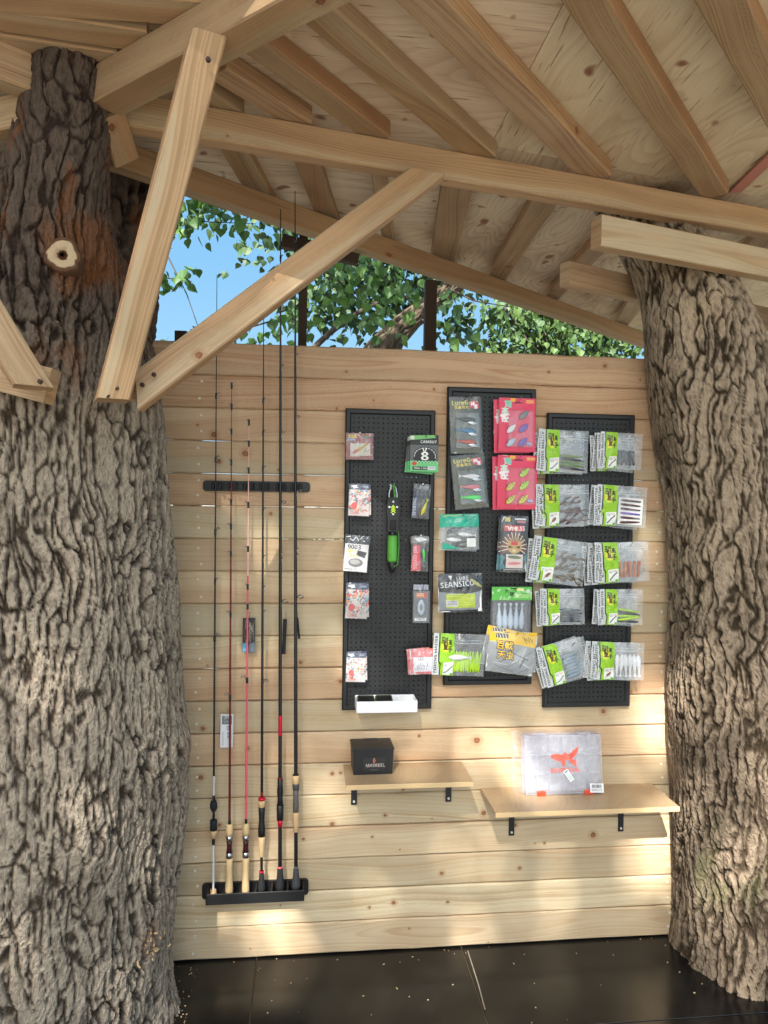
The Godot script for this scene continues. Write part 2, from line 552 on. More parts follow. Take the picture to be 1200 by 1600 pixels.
func make_materials():
	var pale := Color(0.82, 0.75, 0.625)
	var pale_dark := Color(0.69, 0.56, 0.405)
	var pink := Color(0.79, 0.655, 0.525)
	var pink_dark := Color(0.65, 0.46, 0.32)
	var kn := {1: [[0.95, 0.06, 0.006]], 2: [[1.42, 0.05, 0.005]], 3: [[0.62, 0.075, 0.004], [1.7, 0.05, 0.008]], 4: [[1.28, 0.03, 0.007]], 5: [[0.75, 0.08, 0.004], [1.1, 0.06, 0.005]], 6: [[0.42, 0.06, 0.005], [1.25, 0.07, 0.009]], 15: [[0.4, 0.07, 0.009]], 16: [[0.29, 0.02, 0.008]], 18: [[1.5, 0.05, 0.004]]}
	var jobs := []
	for k in 19:   # from the lowest board up
		var warm := clampf((k - 11) / 6.0, 0, 1)
		if k in [6, 7, 8, 12]: warm = maxf(warm, 0.45)
		if k in [9, 13, 15]: warm *= 0.4
		var shade := 1.0 + 0.06 * sin(k * 2.4)
		warm = clampf(warm + 0.34 * sin(k * 4.1 + 1.0), 0, 1)
		var j := {"seed": 100 + k * 3, "w": 2048, "h": 64, "long": 2.1, "wide": 0.115, "light": pale.lerp(pink, warm) * shade, "dark": pale_dark.lerp(pink_dark, warm), "heart": pale.lerp(pink, minf(1.0, warm + 0.55))}
		var kr := RandomNumberGenerator.new()
		kr.seed = 900 + k
		j.knots = kn.get(k, []).duplicate()
		for q in kr.randi_range(2, 5): j.knots.append([kr.randf_range(0.15, 2.0), kr.randf_range(0.01, 0.105), pow(kr.randf(), 1.7) * 0.006 + 0.0018])
		jobs.append(j)
	var w := tex_mat("wall_wood", bands(jobs, wood_strip), 0.62)
	w.metallic_specular = 0.4
	jobs = []
	for k in beam_strips:
		var t := fposmod(k * 0.618, 1.0)
		var a := Color(0.78, 0.69, 0.56).lerp(Color(0.74, 0.615, 0.485), t)
		var j := {"seed": 300 + k * 5, "w": 1536, "h": 64, "long": BEAM_LONG, "wide": 0.1, "light": a, "dark": Color(0.57, 0.445, 0.31).lerp(Color(0.50, 0.36, 0.245), t), "heart": a.lerp(Color(0.74, 0.55, 0.38), 0.5)}
		jobs.append(j)
	var bw := tex_mat("beam_wood", bands(jobs, wood_strip), 0.66)
	bw.metallic_specular = 0.4
	for t in [["beam_grey", Color(0.91, 0.90, 0.88)], ["beam_brown", Color(0.87, 0.82, 0.78)], ["beam_pale", Color(0.98, 0.99, 1.0)]]:
		var m: StandardMaterial3D = bw.duplicate()
		m.albedo_color = t[1]
		M[t[0]] = m
	tex_mat("ply_streaked", ply(21, Color(0.90, 0.81, 0.695), Color(0.71, 0.56, 0.45), 0.15), 0.7)
	tex_mat("ply_pale", ply(22, Color(0.88, 0.80, 0.665), Color(0.69, 0.57, 0.44), 0.1), 0.7)
	tex_mat("ply_swirled", ply(23, Color(0.83, 0.735, 0.615), Color(0.60, 0.44, 0.325), 0.8), 0.7)
	for m in ["wall_wood", "beam_wood", "ply_streaked", "ply_pale", "ply_swirled"]:
		M[m].uv1_scale = Vector3.ONE
	# bark: vertex colours for plates and furrows, fine relief on top
	var fine := NoiseTexture2D.new()
	fine.width = 512; fine.height = 512; fine.seamless = true
	var fn := noise(5, 0.014, 5)
	fn.fractal_type = FastNoiseLite.FRACTAL_RIDGED
	fine.noise = fn
	var bark := mat("bark", Color.WHITE, 0.95)
	bark.vertex_color_use_as_albedo = true
	bark.uv1_triplanar = true
	bark.uv1_scale = Vector3(8, 3.6, 8)
	bark.heightmap_enabled = true
	bark.heightmap_texture = fine
	bark.heightmap_scale = 0.9
	bark.metallic_specular = 0.25
	mat("collar", srgb(96, 66, 46), 0.95)
	mat("stub_wood", srgb(188, 164, 132), 0.9)
	mat("stub_core", srgb(120, 82, 55), 0.8)
	var floor_noise := NoiseTexture2D.new()
	floor_noise.width = 1024; floor_noise.height = 1024; floor_noise.seamless = true
	floor_noise.noise = noise(77, 0.006, 5)
	var ramp := Gradient.new()
	ramp.colors = PackedColorArray([srgb(13, 13, 13), srgb(18, 17, 17), srgb(32, 30, 27)])
	ramp.offsets = PackedFloat32Array([0.0, 0.6, 1.0])
	floor_noise.color_ramp = ramp
	var fl := mat("deck_black", Color.WHITE, 0.34)
	fl.albedo_texture = floor_noise
	fl.uv1_triplanar = true
	fl.uv1_world_triplanar = true
	fl.uv1_scale = Vector3(0.9, 0.9, 0.9)
	var rough_noise := NoiseTexture2D.new()
	rough_noise.width = 512; rough_noise.height = 512; rough_noise.seamless = true
	rough_noise.noise = noise(78, 0.012, 4)
	var rr := Gradient.new()
	rr.colors = PackedColorArray([Color(0.55, 0.55, 0.55), Color(1, 1, 1)])
	rough_noise.color_ramp = rr
	fl.roughness = 0.27
	fl.roughness_texture = rough_noise
	mat("deck_edge", srgb(96, 78, 60), 0.8)
	mat("seam_pale", srgb(150, 142, 128), 0.8)
	mat("chip", srgb(196, 165, 122), 0.8)
	var earth := NoiseTexture2D.new()
	earth.width = 512; earth.height = 512; earth.seamless = true
	earth.noise = noise(79, 0.01, 5)
	var er := Gradient.new()
	er.colors = PackedColorArray([srgb(126, 121, 111), srgb(146, 140, 128)])
	earth.color_ramp = er
	var gm := mat("earth", Color.WHITE, 0.95)
	gm.albedo_texture = earth
	gm.uv1_triplanar = true
	gm.uv1_world_triplanar = true
	gm.uv1_scale = Vector3(0.3, 0.3, 0.3)
	var leaf := mat("leaf", srgb(66, 108, 44), 0.6)
	leaf.vertex_color_use_as_albedo = true
	leaf.backlight_enabled = true
	leaf.backlight = Color(0.34, 0.46, 0.14)
	leaf.albedo_color = Color.WHITE
	mat("twig", srgb(66, 57, 48), 0.9)
	mat("dark_timber", srgb(62, 47, 36), 0.85)
	mat("leak_cover", srgb(60, 62, 58), 0.95)
	mat("screw_steel", srgb(226, 222, 208), 0.35, 0.15)
	mat("black_paint", srgb(35, 36, 40), 0.42)
	mat("black_plastic", srgb(24, 24, 26), 0.45)
	mat("soft_black", srgb(30, 30, 33), 0.8)
	mat("peg_black", srgb(25, 26, 29), 0.5)
	mat("wire", srgb(200, 202, 205), 0.22, 1.0)
	mat("steel", srgb(190, 192, 196), 0.25, 1.0)
	mat("cork", srgb(206, 172, 128), 0.75)
	mat("pale_wood", srgb(222, 190, 142), 0.5)
	mat("plum", srgb(58, 18, 30), 0.25)
	mat("red_metal", srgb(200, 26, 58), 0.25, 0.3)
	mat("carbon", srgb(26, 26, 30), 0.25)
	mat("wine", srgb(112, 18, 24), 0.25)
	mat("pink_blank", srgb(226, 96, 112), 0.3)
	mat("pale_pink", srgb(240, 186, 176), 0.3)
	mat("white_blank", srgb(222, 222, 224), 0.3)
	mat("grey_rubber", srgb(66, 66, 68), 0.75)
	mat("marbled", srgb(92, 88, 88), 0.4)
	mat("white_plastic", srgb(232, 233, 236), 0.4)
	mat("paper", srgb(236, 236, 234), 0.6)
	mat("bag_green", srgb(84, 160, 60), 0.55)
	mat("lime", srgb(186, 222, 30), 0.35)
	mat("tray_dark", srgb(46, 58, 30), 0.4)
	mat("gold", srgb(206, 176, 70), 0.35, 0.4)
	# clear film and mouldings: thin smooth panes
	var film := mat("film", Color(0.86, 0.88, 0.90, 0.13), 0.12)
	film.metallic_specular = 0.6
	var film2 := mat("crisp_film", Color(0.9, 0.92, 0.94, 0.06), 0.07)
	film2.metallic_specular = 0.6
	var zip := mat("zip_seal", Color(0.86, 0.88, 0.90, 0.4), 0.25)
	var clear := mat("clear_plastic", Color(0.88, 0.90, 0.95, 0.11), 0.1)
	var frost := mat("frosted_plastic", Color(0.86, 0.86, 0.93, 0.34), 0.3)
	for c in [["lure_green", 96, 128, 44], ["lure_navy", 40, 52, 66], ["lure_maroon", 78, 30, 34], ["lure_brown", 92, 74, 46], ["lure_orange", 186, 96, 30], ["lure_black", 44, 46, 52], ["lure_silver", 120, 140, 156], ["lure_white", 226, 226, 230], ["lure_blue", 40, 120, 170], ["lure_red", 190, 70, 44], ["lure_violet", 106, 76, 176], ["lure_pearl", 176, 192, 210], ["lure_lime", 180, 220, 40], ["lure_neon", 70, 226, 92], ["lure_yellow", 214, 204, 70], ["lure_grey", 110, 112, 112], ["lure_rose", 214, 120, 130]]:
		var lm := mat(c[0], srgb(c[1], c[2], c[3]), 0.28)
		lm.clearcoat_enabled = true
		lm.clearcoat = 0.4


func build_ground():
	var g := Geo.new()
	var pts := []
	var nz := noise(31, 0.15, 3)
	for j in 41:
		for i in 41:
			var x := (i - 20) / 20.0
			var z := (j - 20) / 20.0
			x = signf(x) * pow(absf(x), 2.2) * 200
			z = signf(z) * pow(absf(z), 2.2) * 200
			pts.append(Vector3(x, -0.14 + nz.get_noise_2d(x, z) * 0.05 * minf(1.0, absf(z) / 6 + absf(x) / 6), z))
	g.grid(pts, 41, 41)
	setting("ground", g, M.earth)


func build_floor():
	# black-faced deck sheets laid on bearers, butted with narrow joints
	var deck := Node3D.new()
	deck.name = "floor"
	add_child(deck)
	tag(deck, "", "", "", "structure")
	var xs := [-2.6, -1.38, -0.16, 0.5849, 1.78, 2.9]
	var cells := []
	for i in 5:
		cells.append([xs[i], xs[i + 1], 0.4196, 1.25])
		cells.append([xs[i], xs[i + 1], -0.5, 0.4196])
	var d := 0.0012
	for c in cells:
		var g := Geo.new()
		g.box(Vector3((c[0] + c[1]) / 2, -0.009 + d * 0.2, (c[2] + c[3]) / 2), Vector3(c[1] - c[0] - 0.004, 0.018, c[3] - c[2] - 0.004), 0.001)
		part("deck_sheet", g, M.deck_black, deck)
		d = -d
	var e := Geo.new()
	for i in 4:
		e.box(Vector3(xs[i + 1], -0.012, 0.38), Vector3(0.003, 0.016, 1.7), 0.0003)
	part("joint_filler", e, M.deck_edge, deck)
	var b := Geo.new()
	for k in 7:
		b.box(Vector3(-2.4 + k * 0.85, -0.07, 0.38), Vector3(0.06, 0.1, 1.7), 0.002)
	part("bearer", b, M.dark_timber, deck)
	# sawdust and bark crumbs
	var crumbs := Geo.new()
	for k in 170:
		var p := Vector3(rng.randf_range(-0.6, 1.7), 0.0015, pow(rng.randf(), 1.6) * 0.9 + 0.01)
		if k > 110: p = Vector3(lerpf(-0.42, -0.36, rng.randf()), 0.002, rng.randf_range(0.0, 0.6))
		var s := rng.randf_range(0.001, 0.0034)
		crumbs.box(p, Vector3(s * rng.randf_range(1, 2.6), 0.002, s), 0.0004, Basis(Vector3.UP, rng.randf() * TAU))
	tag(part("sawdust", crumbs, M.chip), "pale sawdust and bark crumbs scattered on the black floor", "sawdust", "", "stuff")
	# a pale raised line drawn for the seam between two sheets
	for k in 1:
		var s := Geo.new()
		s.tube([[Vector3(0.6024, 0.0012, 0.0262), Vector3(0.5974, 0.0012, 0.2120), Vector3(0.5903, 0.0012, 0.3273)], [Vector3(0.1003, 0.0012, 0.3122), Vector3(0.2408, 0.0012, 0.3360), Vector3(0.3441, 0.0012, 0.3283)]][k], [0.0022, 0.001][k], 5)
		part("seam_line", s, M.seam_pale, deck)


func build_wall():
	var wall := thing("board_wall", "wall of nineteen pale pine boards standing between the two big trees", "wall", Vector3(0.45, 0, 0))
	var off := -wall.position
	var nz := noise(41, 5.0, 2)
	var ends := [1.43, 1.425, 1.42, 1.415, 1.4, 1.39, 1.39, 1.388, 1.385, 1.38, 1.375, 1.365, 1.36, 1.36, 1.36, 1.355, 1.35, 1.34, 1.34]
	for k in 19:
		var y0 := 0.004 + k * 0.115
		var y1 := y0 + 0.115 - (0.0028 if k < 9 else 0.0013)
		var x0 := -0.62
		var x1: float = ends[k]
		var zo := [0.0, 0.0015, -0.001, 0.0008, -0.0015, 0.001, 0.0][k % 7] as float
		var lean := rng.randf_range(-0.0012, 0.0012)
		var g := Geo.new()
		var rows := []
		var nseg := 28
		for i in nseg + 1:
			var x := lerpf(x0, x1, float(i) / nseg)
			var a := y0 + nz.get_noise_2d(x, k * 7.0) * 0.0022
			var b := y1 + nz.get_noise_2d(x, k * 7.0 + 3.5) * 0.0022
			var bow := lean * (x - 0.4) * 1.2 + nz.get_noise_2d(x * 0.2, k * 3.1) * 0.002
			var f := zo + bow
			var e := 0.0046
			rows.append([Vector3(x, a, f - 0.022), Vector3(x, a, f - e), Vector3(x, a + e, f), Vector3(x, b - e, f), Vector3(x, b, f - e), Vector3(x, b, f - 0.022)])
		var vv := [0.02, 0.04, 0.06, 0.94, 0.96, 0.98]
		for i in nseg:
			for j in 6:
				var m := (j + 1) % 6
				var u: float = (rows[i][0].x + 0.62) / 2.1
				var u2: float = (rows[i + 1][0].x + 0.62) / 2.1
				var va: float = (k + vv[j]) / 19
				var vb: float = (k + vv[m]) / 19
				g.quad(rows[i][j] + off, rows[i][m] + off, rows[i + 1][m] + off, rows[i + 1][j] + off, Vector2(u, va), Vector2(u, vb), Vector2(u2, vb), Vector2(u2, va))
		for i in [0, nseg]:
			var r: Array = rows[i]
			for t in [[0, 1, 2], [0, 2, 3], [0, 3, 4], [0, 4, 5]]:
				var uu := Vector2(0.5, (k + 0.5) / 19.0)
				if i > 0: g.tri(r[t[0]] + off, r[t[2]] + off, r[t[1]] + off, uu, uu, uu)
				else: g.tri(r[t[0]] + off, r[t[1]] + off, r[t[2]] + off, uu, uu, uu)
		part("board", g, M.wall_wood, wall)
	# screws near both ends of every board
	var sc := Geo.new()
	for k in 19:
		for s in 2:
			for t in 2:
				var x: float = (-0.375 if s == 0 else ends[k] - 0.045) + rng.randf_range(-0.008, 0.008)
				var y := 0.004 + k * 0.115 + (0.03 if t == 0 else 0.083) + rng.randf_range(-0.008, 0.008)
				sc.lathe(Vector3(x, y, -0.002) + off, Vector3(x, y, 0.0032) + off, [[0, 0.0047], [0.8, 0.0047], [1, 0.0036], [0.7, 0.0018], [0.65, 0.0001]], 8)
	tag(part("screw", sc, M.screw_steel, wall), "", "", "", "stuff")
	for x in [-0.40, 1.30]:
		lumber("batten", Vector3(x, 0.0, -0.048) + off, Vector3(x, 2.18, -0.048) + off, 0.045, 0.045, Vector3(0, 0, 1), wall)


func build_roof():
	var roof := thing("timber_roof", "flat timber roof of plywood on bare joists resting on the trees", "roof", Vector3(0.4, 2.6, 0.6))
	var o := -roof.position
	var yb := 2.71    # underside of the joists
	var yp := 2.762   # underside of the plywood
	# plywood sheets, cut to the roof's outline
	var outline := PackedVector2Array([Vector2(-2.0, 1.2), Vector2(-2.0, -0.2), Vector2(-0.75, -0.2), Vector2(-0.52, 0.06), Vector2(1.95, -1.81), Vector2(3.0, -1.81), Vector2(3.0, 1.2)])
	var gaps := [PackedVector2Array([Vector2(-0.79, 0.84), Vector2(-0.42, 0.84), Vector2(-0.42, 0.55), Vector2(-0.79, 0.55)]), PackedVector2Array([Vector2(1.0, 0.17), Vector2(1.44, 0.13), Vector2(1.44, -0.24), Vector2(1.0, -0.24)])]
	var dline := func(x): return 0.604 - (x + 0.513) * 0.2158 - 0.03
	var sheets := []
	for k in 5:
		var x0: float = [-2.1, -0.66, 0.56, 1.78, 3.1][k] if k < 4 else 0.0
		if k == 4: continue
		var x1: float = [-2.1, -0.66, 0.56, 1.78, 3.1][k + 1]
		sheets.append([[x0, 2.1], [x1, 2.1], [x1, dline.call(x1)], [x0, dline.call(x0)], ["ply_pale", "ply_streaked", "ply_pale", "ply_streaked"][k], k >= 2])
		sheets.append([[x0, dline.call(x0)], [x1, dline.call(x1)], [x1, -2.0], [x0, -2.0], ["ply_streaked", "ply_streaked", "ply_swirled", "ply_pale"][k], k != 1])
	var lift := 0.0
	for s in sheets:
		var shape := [PackedVector2Array([Vector2(s[0][0] + 0.001, s[0][1]), Vector2(s[1][0] - 0.001, s[1][1]), Vector2(s[2][0] - 0.001, s[2][1] + 0.001), Vector2(s[3][0] + 0.001, s[3][1] + 0.001)])]
		shape = Geometry2D.intersect_polygons(shape[0], outline)
		for g in gaps:
			var next := []
			for q in shape:
				next.append_array(Geometry2D.clip_polygons(q, g))
			shape = next
		var g2 := Geo.new()
		for q in shape:
			if Geometry2D.is_polygon_clockwise(q): continue
			slab(g2, q, yp, yp + 0.012, o, s[5], s[0][0])
		part("plywood_sheet", g2, M[s[4]], roof)
	var leak_cover := Geo.new()  # unseen sheet added over the plywood to stop light leaking through its joints
	var fs := [outline]
	for g in gaps:
		var next := []
		for q in fs:
			next.append_array(Geometry2D.clip_polygons(q, g))
		fs = next
	for q in fs:
		if not Geometry2D.is_polygon_clockwise(q):
			slab(leak_cover, q, yp + 0.016, yp + 0.02, o, false, 0.0)
	part("added_leak_cover", leak_cover, M.leak_cover, roof)
	mat("red_paint", srgb(196, 128, 112), 0.8)
	lumber("painted_strip", Vector3(1.4986, 2.7550, 0.1532) + o, Vector3(1.4495, 2.7550, 0.4993) + o, 0.045, 0.006, Vector3.UP, roof, "red_paint")
	var up := Vector3.UP
	var dd := (Vector3(1.637, 0, 0.14) - Vector3(-0.513, 0, 0.604)).normalized()
	# joists on the near side, seen edge to edge
	var jt := (yp - yb)
	for e in [[Vector3(0.5729, 2.7100, 1.0725), Vector3(1.3616, 2.7100, 0.2385), 0.085], [Vector3(0.2267, 2.7100, 1.0283), Vector3(0.9073, 2.7100, 0.3094), 0.092], [Vector3(-0.0158, 2.7100, 0.9775), Vector3(0.5063, 2.7100, 0.3874), 0.085], [Vector3(-0.1615, 2.7100, 0.8491), Vector3(0.1691, 2.7100, 0.4645), 0.075], [Vector3(-0.2395, 2.7100, 0.7043), Vector3(-0.0598, 2.7100, 0.5108), 0.072], [Vector3(-0.3314, 2.7100, 0.6649), Vector3(-0.2378, 2.7100, 0.5366), 0.05], [Vector3(0.8587, 2.7100, 1.1090), Vector3(1.3082, 2.7100, 0.6836), 0.09]]:
		var d: Vector3 = (e[1] - e[0]).normalized()
		var back := 0.0
		if e[0].z > 0.9 and e[0].x > 0.0: back = 0.12
		var a: Vector3 = e[0] - d * back + up * jt / 2
		var b: Vector3 = e[1] + d * 0.05 + up * jt / 2
		strip_turn += 3
		lumber("joist", a + o, b + o, e[2], jt - 0.001, up, roof, ["beam_brown", "beam_grey", "beam_wood"][strip_turn % 3])
	# boards on the far side, laid flat under the plywood
	for e in [[Vector3(-0.2509, 2.7250, 0.3371), Vector3(-0.1806, 2.7250, -0.0595), 0.085], [Vector3(-0.0193, 2.7250, 0.2681), Vector3(0.0658, 2.7250, -0.2353), 0.082], [Vector3(0.2150, 2.7250, 0.2265), Vector3(0.3199, 2.7250, -0.4020), 0.05], [Vector3(0.4972, 2.7250, 0.1583), Vector3(0.5897, 2.7250, -0.5971), 0.11], [Vector3(0.8400, 2.7250, 0.0345), Vector3(0.8996, 2.7250, -0.8445), 0.10], [Vector3(1.1931, 2.7250, -0.0743), Vector3(1.2707, 2.7250, -1.1036), 0.09], [Vector3(1.4850, 2.7250, -0.0641), Vector3(1.8363, 2.7250, -1.4640), 0.10], [Vector3(1.8514, 2.7250, -0.2155), Vector3(2.2178, 2.7250, -1.4023), 0.10]]:
		var d: Vector3 = (e[1] - e[0]).normalized()
		lumber("ceiling_board", e[0] - d * 0.12 + up * 0.0175 + o, e[1] + d * 0.16 + up * 0.0175 + o, e[2], 0.036, up, roof, ["beam_brown", "beam_grey"][strip_turn % 2])
	# the left-hand joists, running off to the left
	for e in [[Vector3(-0.2251, 2.7100, 0.9221), Vector3(-0.7041, 2.7100, 0.9056), 0.085], [Vector3(-0.3859, 2.7100, 0.8037), Vector3(-0.7299, 2.7100, 0.8447), 0.085], [Vector3(-0.4742, 2.7100, 0.7210), Vector3(-0.7662, 2.7100, 0.7592), 0.07]]:
		var d: Vector3 = (e[1] - e[0]).normalized()
		lumber("joist", e[0] + up * jt / 2 + o, e[1] + d * 0.7 + up * jt / 2 + o, e[2], jt - 0.002, up, roof)
	# the long plate beam across the middle
	lumber("plate_beam", Vector3(-0.535, 2.664, 0.585) + o, Vector3(2.25, 2.664, -0.015) + o, 0.05, 0.09, up, roof, "beam_wood", 3)
	# the rim beam at the far edge, above the wall
	lumber("rim_beam", Vector3(-0.62, 2.668, 0.34) + o, Vector3(2.3, 2.668, -1.87) + o, 0.055, 0.082, up, roof, "beam_grey", 8)
	# the heavy beam from the left tree out over the viewer, with its sawn end
	var a0: Vector3 = Vector3(-0.5193, 2.6200, 0.6645)
	var a1: Vector3 = Vector3(0.0056, 2.6200, 1.1259)
	var ad := (a1 - a0).normalized()
	lumber("hip_beam", a0 + up * 0.045 + o, a1 + ad * 0.1 + up * 0.045 + o, 0.085, 0.09, up, roof, "beam_grey", 12)
	# clamping pair either side of the right tree
	lumber("clamp_beam", Vector3(0.8643, 2.4200, 0.4552) + up * 0.045 + o, Vector3(1.9741, 2.4200, 0.1304) + up * 0.045 + o, 0.05, 0.095, up, roof, "beam_pale", 17)
	lumber("clamp_beam", Vector3(0.9069, 2.4200, 0.0755) + up * 0.04 + o, Vector3(2.4588, 2.4200, -0.5769) + up * 0.04 + o, 0.05, 0.085, up, roof, "beam_wood", 20)
	# a level beam and its mate behind the left stem
	lumber("side_beam", Vector3(-0.6826, 2.5500, 0.6750) + up * 0.05 + o, Vector3(-1.1225, 2.5500, 0.4643) + up * 0.05 + o, 0.05, 0.085, up, roof, "beam_wood", 1)
	lumber("side_beam", Vector3(-0.6815, 2.6200, 0.6920) + up * 0.05 + o, Vector3(-0.8871, 2.6200, 0.8538) + up * 0.05 + o, 0.06, 0.095, up, roof, "beam_wood", 6)
	# short packing block under the hip beam by the stem
	lumber("packing_block", Vector3(-0.5260, 2.6328, 0.6400) + o, Vector3(-0.5174, 2.5698, 0.5200) + o, 0.075, 0.06, Vector3(0.3, 0, 1), roof, "beam_brown", 22)
	# diagonal braces from the ledger on the left tree
	var foot: Vector3 = Vector3(-0.4631, 1.8662, 0.8000)
	var head: Vector3 = a0.lerp(a1, 0.5) + up * 0.02
	lumber("brace", foot + o, Vector3(-0.2287, 2.6200, 0.9699) + o, 0.07, 0.075, Vector3(0.4, 0.0, 1.0), roof, "beam_pale", 14, up, up)
	var c0: Vector3 = Vector3(-0.4138, 1.8981, 0.7400)
	var c1: Vector3 = Vector3(0.3409, 2.6156, 0.4300)
	lumber("brace", c0 + o, c1 + o, 0.06, 0.078, Vector3(-0.55, 0.8, 0.0).cross(Vector3(0.1, 0, 1)).cross(Vector3(0.8, 0.55, 0)), roof, "beam_wood", 10, Vector3(1, 0.1, 0.0), up)
	lumber("brace", Vector3(-0.6342, 1.8880, 0.8200) + o, Vector3(-0.7846, 2.2137, 1.0000) + o, 0.07, 0.075, Vector3(0.2, 0.3, 1.0), roof, "beam_wood", 18, up, Vector3.ZERO)
	for q in [Vector3(-0.4621, 1.8721, 0.8420), Vector3(-0.4422, 1.8904, 0.8420), Vector3(-0.2189, 2.5618, 1.0080), Vector3(-0.3984, 1.9090, 0.7820), Vector3(-0.3731, 1.9356, 0.7750), Vector3(0.2875, 2.5605, 0.4700), Vector3(-0.6040, 1.8962, 0.8650)]:
		var sg := Geo.new()
		sg.lathe(q - Vector3(0, 0, 0.006) + o, q + Vector3(0, 0, 0.0012) + o, [[0, 0.0055], [0.9, 0.0055], [1, 0.0001]], 9)
		part("screw", sg, M.dark_timber, roof)
	lumber("ledger_block", Vector3(-0.4826, 1.9140, 0.7450) + o, Vector3(-0.4003, 1.9305, 0.6600) + o, 0.05, 0.085, up, roof, "beam_wood", 2)
	lumber("ledger_block", Vector3(-0.6139, 1.9005, 0.7550) + o, Vector3(-0.8812, 1.9673, 0.7200) + o, 0.05, 0.085, up, roof, "beam_wood", 4)


func slab(g: Geo, q: PackedVector2Array, y0: float, y1: float, o: Vector3, along_z: bool, x0: float):
	var t := Geometry2D.triangulate_polygon(q)
	var f := func(p: Vector2): return (Vector2(p.y, p.x - x0) if along_z else Vector2(p.x - x0, p.y)) / 1.22
	for k in t.size() / 3:
		var p := [q[t[k * 3]], q[t[k * 3 + 1]], q[t[k * 3 + 2]]]
		for top in 2:
			var y := y1 if top else y0
			var a := Vector3(p[0].x, y, p[0].y) + o
			var b := Vector3(p[1].x, y, p[1].y) + o
			var c := Vector3(p[2].x, y, p[2].y) + o
			var nn := (c - a).cross(b - a).y
			if (nn > 0) == (top == 1): g.tri(a, b, c, f.call(p[0]), f.call(p[1]), f.call(p[2]))
			else: g.tri(a, c, b, f.call(p[0]), f.call(p[2]), f.call(p[1]))
	for k in q.size():
		var a := q[k]
		var b := q[(k + 1) % q.size()]
		g.quad(Vector3(a.x, y0, a.y) + o, Vector3(b.x, y0, b.y) + o, Vector3(b.x, y1, b.y) + o, Vector3(a.x, y1, a.y) + o, f.call(a), f.call(b), f.call(b), f.call(a))


# ---------- trees ----------

func spline(rows: Array, y: float) -> Array:
	var k := 0
	while k < rows.size() - 2 and y > rows[k + 1][0]: k += 1
	var a: Array = rows[maxi(k - 1, 0)]
	var b: Array = rows[k]
	var c: Array = rows[k + 1]
	var d: Array = rows[mini(k + 2, rows.size() - 1)]
	var t: float = clampf((y - b[0]) / (c[0] - b[0]), 0, 1)
	var out := []
	for i in range(1, 4):
		var mb: float = (c[i] - a[i]) / maxf(c[0] - a[0], 0.001) * (c[0] - b[0])
		var mc: float = (d[i] - b[i]) / maxf(d[0] - b[0], 0.001) * (c[0] - b[0])
		var t2 := t * t
		var t3 := t2 * t
		out.append((2 * t3 - 3 * t2 + 1) * b[i] + (t3 - 2 * t2 + t) * mb + (-2 * t3 + 3 * t2) * c[i] + (t3 - t2) * mc)
	return out


